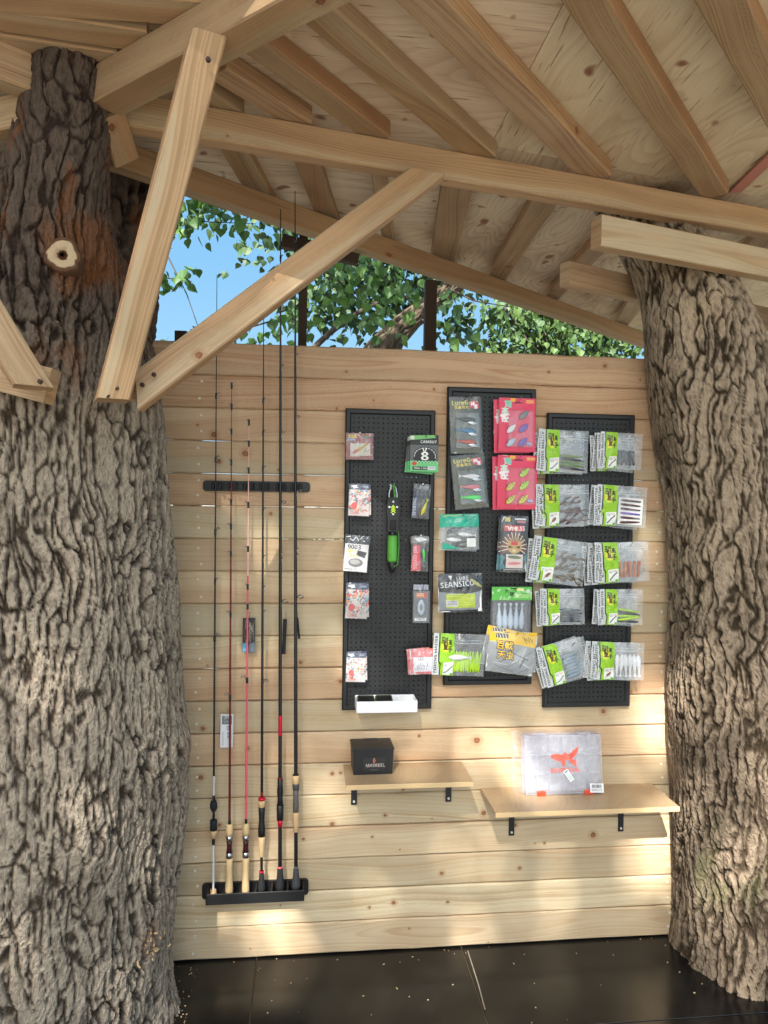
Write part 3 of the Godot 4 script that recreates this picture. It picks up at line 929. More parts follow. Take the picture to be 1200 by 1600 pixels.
func bark_mesh(rows: Array, y0: float, y1: float, segs: int, nrows: int, look: Dictionary) -> ArrayMesh:
	# a trunk whose rings follow rows [y, x, z, radius]; bark plates and furrows are real relief
	var cell := FastNoiseLite.new()
	cell.seed = look.seed
	cell.noise_type = FastNoiseLite.TYPE_CELLULAR
	cell.cellular_return_type = FastNoiseLite.RETURN_DISTANCE2_SUB
	cell.fractal_type = FastNoiseLite.FRACTAL_NONE
	cell.frequency = 1.0
	var warp := noise(look.seed + 1, 1.0, 2)
	var fine := noise(look.seed + 2, 1.0, 4)
	var big := noise(look.seed + 3, 1.0, 2)
	var across: float = look.across
	var along: float = look.along
	var deep: float = look.deep
	var out := {"pos": [], "col": []}
	out.pos.resize(nrows)
	out.col.resize(nrows)
	var o: Vector3 = look.origin
	var tint: Callable = look.tint
	var bump: Callable = look.bump
	var work := func(j: int):
		var y := lerpf(y0, y1, float(j) / (nrows - 1))
		var s := spline(rows, y)
		var pp := PackedVector3Array()
		var cc := PackedColorArray()
		for i in segs:
			var th := TAU * i / segs
			var dir := Vector3(cos(th), 0, sin(th))
			var low := big.get_noise_3d(dir.x * 1.3, y * 0.7, dir.z * 1.3)
			var r: float = s[2] * (1.0 + low * 0.10)
			var p := Vector3(s[0], y, s[1]) + dir * r
			var w1 := warp.get_noise_3d(p.x * 3.0, p.y * 2.0, p.z * 3.0)
			var w2 := warp.get_noise_3d(p.x * 3.0 + 40, p.y * 2.0, p.z * 3.0)
			var w3 := warp.get_noise_3d(p.x * 14 + 9, p.y * 9.0, p.z * 14)
			var q := Vector3((p.x + w1 * 0.05 + w3 * 0.012) * across, (p.y + w2 * 0.08) * along, (p.z + w2 * 0.05 + w3 * 0.012) * across)
			var c1 := cell.get_noise_3dv(q) + 1.0
			var c2 := cell.get_noise_3d(q.x * 2.3 + 31, q.y * 2.0, q.z * 2.3) + 1.0
			var f := fine.get_noise_3d(p.x * 42, p.y * 24, p.z * 42)
			var rib := 1.0 - absf(fine.get_noise_3d(p.x * 11 + w1, p.y * 1.5, p.z * 11)) * 2.2
			var g := fine.get_noise_3d(p.x * 110, p.y * 60, p.z * 110)
			var plate := smoothstep(0.0, 0.15, c1 + f * 0.07 + g * 0.03 - 0.01)
			var small := smoothstep(0.0, 0.11, c2 + f * 0.09 + g * 0.04)
			plate *= 0.72 + 0.28 * smoothstep(0.0, 0.5, rib)
			var h := plate * 0.72 + plate * small * 0.20 + f * 0.15 + g * 0.12
			var extra: Vector2 = bump.call(p, dir)
			var out_by := (h - 0.6) * deep * (0.65 + 0.9 * smoothstep(-0.35, 0.45, big.get_noise_3d(p.x * 2.2 + 7, p.y * 1.1, p.z * 2.2))) * extra.y + extra.x
			pp.append(p + dir * out_by - o)
			cc.append(tint.call(p, plate, small, f, fine, dir))
		out.pos[j] = pp
		out.col[j] = cc
	var id := WorkerThreadPool.add_group_task(work, nrows)
	WorkerThreadPool.wait_for_group_task_completion(id)
	var v := PackedVector3Array()
	var n := PackedVector3Array()
	var c := PackedColorArray()
	var idx := PackedInt32Array()
	for j in nrows:
		v.append_array(out.pos[j])
		c.append_array(out.col[j])
	n.resize(v.size())
	for j in nrows:
		for i in segs:
			var l := v[j * segs + (i + segs - 1) % segs]
			var r := v[j * segs + (i + 1) % segs]
			var d := v[maxi(j - 1, 0) * segs + i]
			var u := v[mini(j + 1, nrows - 1) * segs + i]
			n[j * segs + i] = (u - d).cross(r - l).normalized()
			if j < nrows - 1:
				var a := j * segs + i
				var b := j * segs + (i + 1) % segs
				idx.append_array([a, b, b + segs, a, b + segs, a + segs])
	var arr := []
	arr.resize(Mesh.ARRAY_MAX)
	arr[Mesh.ARRAY_VERTEX] = v; arr[Mesh.ARRAY_NORMAL] = n; arr[Mesh.ARRAY_COLOR] = c; arr[Mesh.ARRAY_INDEX] = idx
	var m := ArrayMesh.new()
	m.add_surface_from_arrays(Mesh.PRIMITIVE_TRIANGLES, arr)
	return m


func no_bump(_p: Vector3, _d: Vector3) -> Vector2:
	return Vector2(0, 1)


func leaf_mesh(cup: float) -> ArrayMesh:
	# a broad pointed poplar leaf, a little folded along its midrib, on a short stalk; hangs down from the origin
	var g := Geo.new()
	var w := [[0.0, 0.0], [0.05, 0.30], [0.20, 0.47], [0.40, 0.46], [0.62, 0.30], [0.82, 0.12], [1.0, 0.0]]
	for s in [-1.0, 1.0]:
		for k in w.size() - 1:
			var a := Vector3(0, -0.35 - w[k][0], -cup * 0.3 * sin(w[k][0] * 3))
			var b := Vector3(0, -0.35 - w[k + 1][0], -cup * 0.3 * sin(w[k + 1][0] * 3))
			var c := a + Vector3(s * w[k][1], 0.06 * w[k][1], cup * w[k][1])
			var d := b + Vector3(s * w[k + 1][1], 0.06 * w[k + 1][1], cup * w[k + 1][1])
			if s > 0: g.quad(a, c, d, b)
			else: g.quad(a, b, d, c)
	g.quad(Vector3(-0.012, 0, 0), Vector3(0.012, 0, 0), Vector3(0.012, -0.36, 0), Vector3(-0.012, -0.36, 0))
	return g.mesh()


func leaf_pose(r: RandomNumberGenerator, size: float) -> Basis:
	var b := Basis(Vector3.UP, r.randf() * TAU) * Basis(Vector3.RIGHT, r.randf_range(-1.1, 0.5)) * Basis(Vector3.BACK, r.randf_range(-0.6, 0.6))
	return b.scaled(Vector3.ONE * size * r.randf_range(0.65, 1.2))


func leaf_mass(called: String, clumps: Array, count: int, size: float, cup: float, parent: Node3D, s: int, green: Color, o: Vector3) -> MultiMeshInstance3D:
	# many leaves gathered in clumps [centre, radius]
	var r := RandomNumberGenerator.new()
	r.seed = s
	var mm := MultiMesh.new()
	mm.transform_format = MultiMesh.TRANSFORM_3D
	mm.use_colors = true
	mm.mesh = leaf_mesh(cup)
	mm.instance_count = count
	var vol := 0.0
	for c in clumps: vol += c[1] * c[1]
	var k := 0
	for c in clumps:
		var n := int(count * c[1] * c[1] / vol) + 1
		for i in n:
			if k >= count: break
			var p := Vector3(r.randfn(), r.randfn() * 0.75, r.randfn()) * float(c[1]) * 0.48
			mm.set_instance_transform(k, Transform3D(leaf_pose(r, size), c[0] + p - o))
			var t := r.randf()
			mm.set_instance_color(k, green.lerp(Color(green.r * 2.0, green.g * 1.6, green.b * 1.3), t * t))
			k += 1
	while k < count:
		mm.set_instance_transform(k, Transform3D(leaf_pose(r, size), clumps[0][0] - o))
		mm.set_instance_color(k, green)
		k += 1
	var inst := MultiMeshInstance3D.new()
	inst.name = called
	inst.multimesh = mm
	inst.material_override = M.leaf
	parent.add_child(inst, true)
	tag(inst, "", "", "", "stuff")
	return inst


func leaf_set(clumps: Array, size: float, parent: Node3D, s: int, o: Vector3):
	# leaves one can pick out singly: clumps [centre, radius, how many]
	var r := RandomNumberGenerator.new()
	r.seed = s
	for k in 3:
		if not shared.has("leaf%d" % k):
			shared["leaf%d" % k] = leaf_mesh(0.15 + 0.15 * k)
			var m: StandardMaterial3D = M.leaf.duplicate()
			m.vertex_color_use_as_albedo = false
			m.albedo_color = [srgb(44, 70, 38), srgb(58, 88, 44), srgb(88, 120, 58)][k]
			M["leaf%d" % k] = m
	for c in clumps:
		for i in c[2]:
			var l := MeshInstance3D.new()
			l.name = "leaf"
			l.mesh = shared["leaf%d" % (r.randi() % 3)]
			l.material_override = M["leaf%d" % [0, 0, 1, 1, 2][r.randi() % 5]]
			var p := Vector3(r.randfn(), r.randfn() * 0.8, r.randfn()) * float(c[1]) * 0.5
			l.transform = Transform3D(leaf_pose(r, size), c[0] + p - o)
			parent.add_child(l, true)


func build_left_tree():
	var at := Vector3(-0.92, 0, 0.25)
	var t := thing("old_tree", "huge rough-barked old tree whose stem passes up through the roof beside the fishing rods", "tree", at)
	var knot: Vector3 = Vector3(-0.5423, 0.7042, 0.7000)
	var stub: Vector3 = Vector3(-0.5867, 2.2492, 0.8000)
	var chew: Vector3 = Vector3(-0.4327, 0.3285, 0.4200)
	var scar: Vector3 = Vector3(-0.4124, 0.8651, 0.2800)
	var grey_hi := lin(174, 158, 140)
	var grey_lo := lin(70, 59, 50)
	var rust := lin(132, 82, 48)
	var tint := func(p: Vector3, plate: float, small: float, f: float, fine: FastNoiseLite, dir: Vector3) -> Color:
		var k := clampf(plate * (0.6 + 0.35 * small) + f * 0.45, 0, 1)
		var up := smoothstep(1.7, 2.2, p.y)  # upper bark darkened in its colour, in place of shade under the roof
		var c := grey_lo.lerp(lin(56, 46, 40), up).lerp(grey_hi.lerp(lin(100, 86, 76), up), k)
		var rn := fine.get_noise_3d(p.x * 7 + 20, p.y * 3, p.z * 7)
		var red := 0.0
		if p.y > 1.75: red = smoothstep(0.22, 0.4, rn) * 0.8 * smoothstep(1.75, 2.1, p.y)
		var ds := Vector2((p.x - stub.x) * 1.0, (p.y - stub.y - 0.03) * 0.6).length()
		if dir.z > 0: red = maxf(red, smoothstep(0.075, 0.035, ds + rn * 0.06) * 0.9)
		red = maxf(red, smoothstep(0.05, 0.02, p.distance_to(scar) + rn * 0.03))
		red = maxf(red, smoothstep(0.07, 0.02, p.distance_to(chew) + rn * 0.05) * 0.6)
		c = c.lerp(rust, red * 0.62)
		var dk := p.distance_to(knot)
		c = c.lerp(lin(168, 154, 138), smoothstep(0.07, 0.01, dk + rn * 0.04) * 0.7)
		return c
	var bump := func(p: Vector3, dir: Vector3) -> Vector2:
		var dk := p.distance_to(knot)
		var b := 0.035 * exp(-dk * dk / 0.012) - 0.03 * exp(-dk * dk / 0.0012)
		b += 0.012 * sin(dk * 160) * exp(-dk * dk / 0.008)
		var dsc := p.distance_to(scar)
		b += 0.03 * exp(-dsc * dsc / 0.006)
		var ds := p.distance_to(stub)
		b += 0.02 * exp(-ds * ds / 0.006)
		# root flare and flutes at the foot
		b += 0.05 * exp(-p.y / 0.12) * (0.5 + 0.5 * sin(atan2(dir.z, dir.x) * 7 + 1))
		return Vector2(b, 1.0)
	var rows := [[-0.2, -0.92, 0.22, 0.50], [0.0, -0.92, 0.22, 0.475], [0.35, -0.90, 0.23, 0.47], [0.8, -0.87, 0.24, 0.475], [1.1, -0.86, 0.26, 0.45], [1.6, -0.86, 0.30, 0.42], [1.95, -0.85, 0.34, 0.41], [2.12, -0.82, 0.39, 0.355], [2.25, -0.765, 0.46, 0.26], [2.37, -0.705, 0.545, 0.17], [2.5, -0.655, 0.61, 0.125], [2.7, -0.61, 0.655, 0.105], [3.2, -0.5, 0.74, 0.10], [5.0, -0.2, 0.7, 0.08]]
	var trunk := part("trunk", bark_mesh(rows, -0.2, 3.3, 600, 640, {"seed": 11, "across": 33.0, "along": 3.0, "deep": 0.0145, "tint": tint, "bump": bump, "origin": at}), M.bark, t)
	var plain_bump := no_bump
	var limb := [[1.7, -0.86, 0.10, 0.26], [2.1, -0.80, 0.05, 0.25], [2.5, -0.72, -0.02, 0.20], [3.0, -0.62, -0.16, 0.17], [4.0, -0.4, -0.5, 0.12]]
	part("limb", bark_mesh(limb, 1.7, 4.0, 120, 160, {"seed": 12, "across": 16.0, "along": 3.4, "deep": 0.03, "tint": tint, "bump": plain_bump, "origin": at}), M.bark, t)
	limb = [[1.7, -1.02, 0.16, 0.27], [2.1, -1.07, 0.10, 0.25], [2.5, -1.14, 0.04, 0.22], [3.0, -1.3, 0.0, 0.18], [4.0, -1.6, 0.0, 0.12]]
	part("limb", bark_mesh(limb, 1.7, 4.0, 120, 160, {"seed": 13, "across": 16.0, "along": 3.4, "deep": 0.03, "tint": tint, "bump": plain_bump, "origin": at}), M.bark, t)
	# the sawn-off branch: a pale ring of wood with a dark core
	var s := Geo.new()
	var sd := Vector3(0.25, 0.1, 1).normalized()
	var sp: Vector3 = stub - sd * 0.0 - at
	var sx := sd.cross(Vector3.UP).normalized()
	var sy := sx.cross(sd)
	var rn := noise(66, 1.0, 2)
	var round_of := func(rows_of: Array) -> Geo:
		var ring := []
		for q in rows_of:
			for k in 29:
				var an := TAU * (k % 28) / 28
				var rr: float = q[1] * (1.0 + 0.22 * rn.get_noise_2d(cos(an) * 1.4, sin(an) * 1.4))
				ring.append(sp + sd * (q[0] + 0.004 * rn.get_noise_2d(cos(an) * 2 + 9, sin(an) * 2)) + (sx * cos(an) + sy * sin(an)) * rr)
		var out := Geo.new()
		out.grid(ring, 29, rows_of.size(), true)
		return out
	part("bark_collar", round_of.call([[-0.24, 0.048], [-0.12, 0.046], [-0.107, 0.042], [-0.103, 0.037], [-0.109, 0.032]]), M.collar, t)
	s = round_of.call([[-0.16, 0.034], [-0.105, 0.0345], [-0.102, 0.031], [-0.104, 0.020], [-0.105, 0.015], [-0.112, 0.011], [-0.113, 0.0001]])
	var st := part("branch_stub", s, M.stub_wood, t, "pale sawn end of a cut branch")
	var sc := Geo.new()
	sc.lathe(sp - sd * 0.14, sp - sd * 0.1065, [[0, 0.015], [0.9, 0.015], [1.0, 0.0]], 7)
	part("core", sc, M.stub_core, st)
	# chewed splinters low on the right-hand side
	var ch := Geo.new()
	for k in 22:
		var p: Vector3 = chew + Vector3(rng.randfn() * 0.018, rng.randfn() * 0.022, rng.randfn() * 0.03)
		p.x = maxf(p.x, -0.47)
		ch.box(p - at, Vector3(0.004, 0.004, rng.randf_range(0.006, 0.016)) , 0.0005, Basis(Vector3(rng.randf(), rng.randf(), rng.randf()).normalized(), rng.randf() * 3))
	part("splinters", ch, M.chip, t).set_meta("kind", "stuff")
	# the crown: leaves above the roof, and sprays hanging past the roof's edge
	var crown := Node3D.new()
	crown.name = "crown"
	t.add_child(crown)
	var twigs := Geo.new()
	for w in [[Vector3(-0.8111, 3.0000, -1.2752), Vector3(-0.6664, 2.7794, -0.9000), Vector3(-0.5765, 2.6035, -0.9000), Vector3(-0.5218, 2.4491, -0.9000)], [Vector3(-0.8734, 3.0176, -1.0000), Vector3(-0.5942, 2.9677, -0.9500), Vector3(-0.2622, 2.9709, -0.9500)], [Vector3(-0.7591, 2.6851, -0.9000), Vector3(-0.5535, 2.6648, -0.9000)]]:
		var twig := Geo.new()
		twig.tube(w.map(func(p): return p - at), 0.005, 5, 0.0015)
		part("twig", twig, M.twig, crown)
	leaf_set([[Vector3(-0.6394, 3.0108, -0.9500), 0.13, 44], [Vector3(-0.5200, 3.0298, -0.9500), 0.13, 40], [Vector3(-0.3842, 3.0131, -0.9500), 0.09, 20], [Vector3(-0.6773, 2.6950, -0.9000), 0.09, 22], [Vector3(-0.5832, 2.6875, -0.9000), 0.07, 14], [Vector3(-0.5277, 2.4489, -0.9000), 0.04, 5], [Vector3(-0.6946, 2.4236, -1.2000), 0.08, 12]], 0.052, crown, 51, at)
	leaf_mass("foliage", [[Vector3(-1.2, 4.6, 0.2), 1.0], [Vector3(-0.3, 5.2, -0.6), 1.1], [Vector3(-1.9, 5.0, 0.6), 0.9], [Vector3(-0.6, 5.6, 0.8), 0.9], [Vector3(-0.9, 3.7, -1.4), 0.5]], 3000, 0.075, 0.2, crown, 52, Color(0.035, 0.095, 0.022), at)


func build_right_tree():
	var at := Vector3(1.64, 0, 0.12)
	var t := thing("leaning_tree", "grey tree with furrowed plated bark leaning across the far end of the wall", "tree", at)
	var hi := lin(172, 153, 131)
	var lo := lin(68, 56, 46)
	var moss := lin(92, 96, 60)
	var tint := func(p: Vector3, plate: float, small: float, f: float, fine: FastNoiseLite, _dir: Vector3) -> Color:
		var k := clampf(plate * (0.62 + 0.38 * small) + f * 0.5 - 0.05, 0, 1)
		var band := smoothstep(0.1, 0.45, fine.get_noise_3d(p.x * 2, p.y * 3.5, p.z * 2 + 7))
		var top := smoothstep(0.8, 1.5, p.y)
		var c := lo.lerp(hi.lerp(lin(126, 110, 94), (1.0 - top) * 0.75), k * (1.0 - band * 0.55))
		var m := smoothstep(0.15, 0.45, fine.get_noise_3d(p.x * 3 + 5, p.y * 1.6, p.z * 3)) * smoothstep(1.0, 0.75, p.y) * smoothstep(0.15, 0.4, p.y)
		var pale := smoothstep(0.12, 0.03, Vector2(p.x - 1.30, (p.y - 2.30) * 0.7).length() + fine.get_noise_3d(p.x * 9, p.y * 9, p.z * 9) * 0.06)
		c = c.lerp(lin(190, 168, 140), pale * 0.75 * k)
		return c.lerp(moss, m * 0.6)
	var scars := [Vector3(1.2716, 2.0372, 0.3300), Vector3(1.2478, 1.8138, 0.3600), Vector3(1.2958, 1.5758, 0.3800)]
	var bump := func(p: Vector3, dir: Vector3) -> Vector2:
		var b := 0.0
		for s in scars:
			var d: float = p.distance_to(s)
			b += 0.012 * exp(-d * d / 0.006) + 0.006 * sin(d * 220) * exp(-d * d / 0.004)
		b += 0.022 * exp(-maxf(p.y, 0) / 0.13) * (0.55 + 0.45 * sin(atan2(dir.z, dir.x) * 6))
		return Vector2(b, 1.0)
	var rows := [[-0.2, 1.65, 0.12, 0.29], [0.0, 1.65, 0.12, 0.27], [0.3, 1.64, 0.12, 0.265], [0.8, 1.61, 0.12, 0.26], [1.2, 1.595, 0.12, 0.258], [1.6, 1.56, 0.12, 0.25], [1.9, 1.495, 0.125, 0.24], [2.15, 1.425, 0.13, 0.208], [2.4, 1.365, 0.10, 0.172], [2.7, 1.24, 0.0, 0.15], [3.4, 0.95, -0.25, 0.14]]
	part("trunk", bark_mesh(rows, -0.2, 3.4, 420, 600, {"seed": 21, "across": 31.0, "along": 2.6, "deep": 0.0125, "tint": tint, "bump": bump, "origin": at}), M.bark, t)
	var limb := [[1.3, 1.76, 0.08, 0.15], [1.8, 1.89, 0.04, 0.165], [2.1, 2.02, 0.0, 0.16], [2.5, 2.18, -0.06, 0.15], [3.4, 2.6, -0.2, 0.12]]
	part("limb", bark_mesh(limb, 1.3, 3.4, 140, 170, {"seed": 22, "across": 17.0, "along": 3.3, "deep": 0.024, "tint": tint, "bump": no_bump, "origin": at}), M.bark, t)
	var crown := Node3D.new()
	crown.name = "crown"
	t.add_child(crown)
	leaf_mass("foliage", [[Vector3(0.7, 4.6, 0.0), 1.1], [Vector3(2.4, 4.8, -0.2), 1.1], [Vector3(1.5, 5.6, 0.2), 1.1]], 2400, 0.075, 0.2, crown, 53, Color(0.035, 0.095, 0.022), at)


func build_back():
	# what shows above the wall: a tree close behind, a denser one to its side, and the bare dark frame posts
	var at := Vector3(0.9, -0.1, -4.2)
	var t := thing("poplar_tree", "leafy tree close behind the wall with a thick bough rising past the posts", "tree", at)
	var plain_tint := func(p: Vector3, plate: float, small: float, f: float, _fine: FastNoiseLite, _dir: Vector3) -> Color:
		return lin(70, 60, 50).lerp(lin(100, 88, 75), clampf(plate * 0.8 + small * 0.1 + f * 0.4, 0, 1))
	var b0: Vector3 = Vector3(0.5530, 2.8023, -3.2000)
	var b1: Vector3 = Vector3(0.8104, 3.1231, -3.2000)
	var b2: Vector3 = Vector3(1.2029, 3.4527, -3.2000)
	var rows := [[-0.2, 0.15, -3.4, 0.22], [1.2, b0.x - 0.1, -3.3, 0.17], [b0.y, b0.x, -3.2, 0.15], [b1.y, b1.x, -3.2, 0.13], [b2.y, b2.x, -3.2, 0.10], [b2.y + 1.0, b2.x + 0.7, -3.0, 0.07]]
	t.position = Vector3(0.15, -0.1, -3.4)
	at = t.position
	part("trunk", bark_mesh(rows, -0.2, b2.y + 1.0, 90, 200, {"seed": 31, "across": 20.0, "along": 5.0, "deep": 0.016, "tint": plain_tint, "bump": no_bump, "origin": at}), M.bark, t)
	var g := Geo.new()
	g.tube([Vector3(-0.0238, 2.7667, -3.0000) - at, Vector3(0.1568, 2.9465, -3.0000) - at, Vector3(0.3718, 3.0876, -2.9000) - at, Vector3(0.5282, 3.1725, -2.9000) - at], 0.026, 9, 0.015)
	part("bough", g, M.twig, t)
	for w in [[Vector3(-0.5350, 2.7781, -2.4000), Vector3(-0.2337, 2.8775, -2.4000), Vector3(-0.0157, 2.9142, -2.6000)], [Vector3(0.3366, 3.0338, -2.4000), Vector3(0.1976, 3.1295, -2.3000), Vector3(0.0674, 3.1666, -2.3000)], [Vector3(0.7238, 3.1069, -2.6000), Vector3(0.5131, 3.2194, -2.4000), Vector3(0.4351, 3.3145, -2.3000)], [Vector3(1.0456, 3.2741, -2.8000), Vector3(1.1991, 3.1277, -2.6000), Vector3(1.4895, 3.0932, -2.6000)], [Vector3(0.8520, 3.0234, -2.8000), Vector3(1.0110, 2.9090, -2.6000), Vector3(1.1562, 2.7974, -2.6000)]]:
		g = Geo.new()
		g.tube(w.map(func(p): return p - at), 0.008, 5, 0.003)
		part("twig", g, M.twig, t)
	var crown := Node3D.new()
	crown.name = "crown"
	t.add_child(crown)
	leaf_set([[Vector3(0.0871, 3.1359, -2.2000), 0.26, 42], [Vector3(0.3203, 3.1895, -2.2000), 0.28, 52], [Vector3(0.5786, 3.1594, -2.2000), 0.26, 46], [Vector3(0.2645, 3.0026, -2.3000), 0.24, 30], [Vector3(-0.0157, 2.9201, -2.2000), 0.16, 18], [Vector3(0.5167, 2.9527, -2.4000), 0.24, 30], [Vector3(-0.1461, 2.8372, -2.4000), 0.2, 22], [Vector3(-0.3843, 2.7840, -2.4000), 0.13, 16], [Vector3(0.9423, 3.0426, -2.5000), 0.2, 24], [Vector3(1.0392, 2.8172, -2.5000), 0.12, 8]], 0.072, crown, 61, at)
	leaf_mass("foliage", [[Vector3(0.1999, 3.7597, -3.8000), 0.5], [Vector3(0.5789, 3.8220, -3.6000), 0.55], [Vector3(0.9157, 3.8619, -4.0000), 0.5], [Vector3(0.3487, 3.5327, -4.4000), 0.42], [Vector3(0.6822, 3.4973, -4.0000), 0.4], [Vector3(1.1808, 3.6933, -3.8000), 0.4], [Vector3(-0.0797, 3.4058, -4.0000), 0.3], [Vector3(1.3864, 3.4002, -4.2000), 0.25], [Vector3(0.8, 4.6, -3.6), 1.0], [Vector3(-0.2, 4.4, -4.0), 0.8]], 3000, 0.085, 0.2, crown, 62, Color(0.028, 0.066, 0.022), at)
	at = Vector3(2.9, -0.1, -5.4)
	t = thing("dense_tree", "denser sunlit tree behind the far end of the wall, between post and leaning trunk", "tree", at)
	rows = [[-0.2, 2.9, -5.4, 0.16], [1.6, 2.85, -5.4, 0.13], [3.0, 2.7, -5.4, 0.09], [5.0, 2.5, -5.4, 0.05]]
	part("trunk", bark_mesh(rows, -0.2, 5.0, 60, 120, {"seed": 32, "across": 20.0, "along": 5.0, "deep": 0.014, "tint": plain_tint, "bump": no_bump, "origin": at}), M.bark, t)
	for w in [[Vector3(2.8384, 3.3230, -5.4000), Vector3(2.5771, 3.5597, -5.2000), Vector3(2.2129, 3.8026, -5.1000)], [Vector3(2.8372, 3.3965, -5.4000), Vector3(2.9840, 3.6474, -5.2000), Vector3(3.1619, 3.9144, -5.1000)], [Vector3(2.0407, 3.8371, -5.0000), Vector3(2.3733, 3.3439, -4.9000)]]:
		g = Geo.new()
		g.tube(w.map(func(p): return p - at), 0.02, 5, 0.006)
		part("bough", g, M.twig, t)
	crown = Node3D.new()
	crown.name = "crown"
	t.add_child(crown)
	leaf_mass("foliage", [[Vector3(2.1151, 3.6329, -5.0000), 0.40], [Vector3(2.6116, 3.7040, -5.2000), 0.5], [Vector3(3.0612, 3.5067, -5.2000), 0.5], [Vector3(3.5271, 3.4957, -5.4000), 0.45], [Vector3(2.5964, 3.5047, -5.6000), 0.45], [Vector3(2.9032, 3.9871, -5.4000), 0.45], [Vector3(2.0490, 3.3190, -5.0000), 0.25], [Vector3(3.4490, 3.9913, -5.6000), 0.45], [Vector3(3.0, 4.2, -5.6), 0.9]], 3000, 0.085, 0.2, crown, 63, Color(0.036, 0.080, 0.02), at)
	# the frame behind: two dark posts and a dark rail
	var f := thing("dark_post", "dark weathered post behind the wall, nearer the fishing rods, with a stub of rail", "post", Vector3(-0.0327, -0.1, -0.3))
	at = f.position
	lumber("post", Vector3(0, 0, 0), Vector3(-0.0258, 2.5053, -0.3000) + Vector3(0, 0.35, 0) - at, 0.034, 0.036, Vector3(0, 0, 1), f, "dark_timber")
	lumber("rail", Vector3(-0.1130, 2.6598, -0.3000) - at, Vector3(0.1929, 2.6115, -0.3200) - at, 0.04, 0.05, Vector3.UP, f, "dark_timber")
	f = thing("dark_post", "dark weathered post behind the middle of the wall reaching the rim beam", "post", Vector3(0.5099, -0.1, -0.5))
	at = f.position
	lumber("post", Vector3(0, 0, 0), Vector3(0.5196, 2.5922, -0.5000) + Vector3(0, 0.0, 0) - at, 0.05, 0.05, Vector3(0, 0, 1), f, "dark_timber")
	f = thing("dark_post", "short dark post top showing between the left tree and the brace", "post", Vector3(-0.4766, -0.1, -0.2))
	at = f.position
	lumber("post", Vector3(0, 0, 0), Vector3(-0.4769, 2.2641, -0.2000) - at, 0.045, 0.05, Vector3(0, 0, 1), f, "dark_timber")
	# low hedge far behind, for the slits between the boards
	var h := thing("hedge", "low green hedge on the ground some way behind the wall", "hedge", Vector3(0.5, -0.14, -9))
	leaf_mass("foliage", [[Vector3(-3, 0.6, -9), 1.3], [Vector3(-1.4, 0.7, -9.2), 1.3], [Vector3(0.4, 0.6, -9), 1.3], [Vector3(2, 0.7, -9.1), 1.3], [Vector3(4, 0.7, -9), 1.4], [Vector3(6, 0.7, -9), 1.4]], 3600, 0.16, 0.2, h, 64, Color(0.035, 0.08, 0.022), h.position)


func build_surroundings():
	# what a step to the side would show: hedges round the yard
	for k in 2:
		var x: float = [-9.0, 11.0][k]
		var h := thing("hedge", ["tall green hedge along the yard's edge on the old tree's side", "tall green hedge along the yard's edge past the leaning tree"][k], "hedge", Vector3(x, -0.14, -2))
		var clumps := []
		for i in 9: clumps.append([Vector3(x + 0.5 * sin(i * 2.0), 0.9 + 0.3 * sin(i * 3.1), -9.0 + i * 2.0), 1.5])
		leaf_mass("foliage", clumps, 5200, 0.17, 0.2, h, 65 + k, Color(0.035, 0.08, 0.022), h.position)


func build_front_trees():
	# trees outside the open front; the low sun comes through their crowns
	for k in 2:
		var at := [Vector3(-2.9, -0.14, 12.2), Vector3(-9.4, -0.14, 14.0)][k] as Vector3
		var t := thing("shade_tree", ["broad tree in front of the shelter that dapples the sunlight", "second tree in front of the shelter, further from the wall"][k], "tree", at, "trees before the open front")
		var rows := [[-0.2, at.x, at.z, 0.42], [1.5, at.x + 0.05, at.z, 0.36], [7.0, at.x - 0.1, at.z, 0.26], [13.0, at.x, at.z, 0.06]]
		var plain_tint := func(p: Vector3, plate: float, small: float, f: float, _fine: FastNoiseLite, _dir: Vector3) -> Color:
			return lin(70, 60, 50).lerp(lin(132, 118, 100), clampf(plate * 0.8 + f * 0.4, 0, 1))
		part("trunk", bark_mesh(rows, -0.2, 13.0, 60, 150, {"seed": 33 + k, "across": 18.0, "along": 5.0, "deep": 0.014, "tint": plain_tint, "bump": no_bump, "origin": at}), M.bark, t)
		var clumps := []
		var r := RandomNumberGenerator.new()
		r.seed = 90 + k
		for i in 34:
			clumps.append([at + Vector3(r.randfn() * 2.0, 11.6 + r.randfn() * 1.25, r.randfn() * 1.3), r.randf_range(0.5, 1.25)])
		leaf_mass("crown", clumps, 10500, 0.15, 0.2, t, 91 + k, Color(0.035, 0.09, 0.022), at)


# ---------- rods and their rack ----------

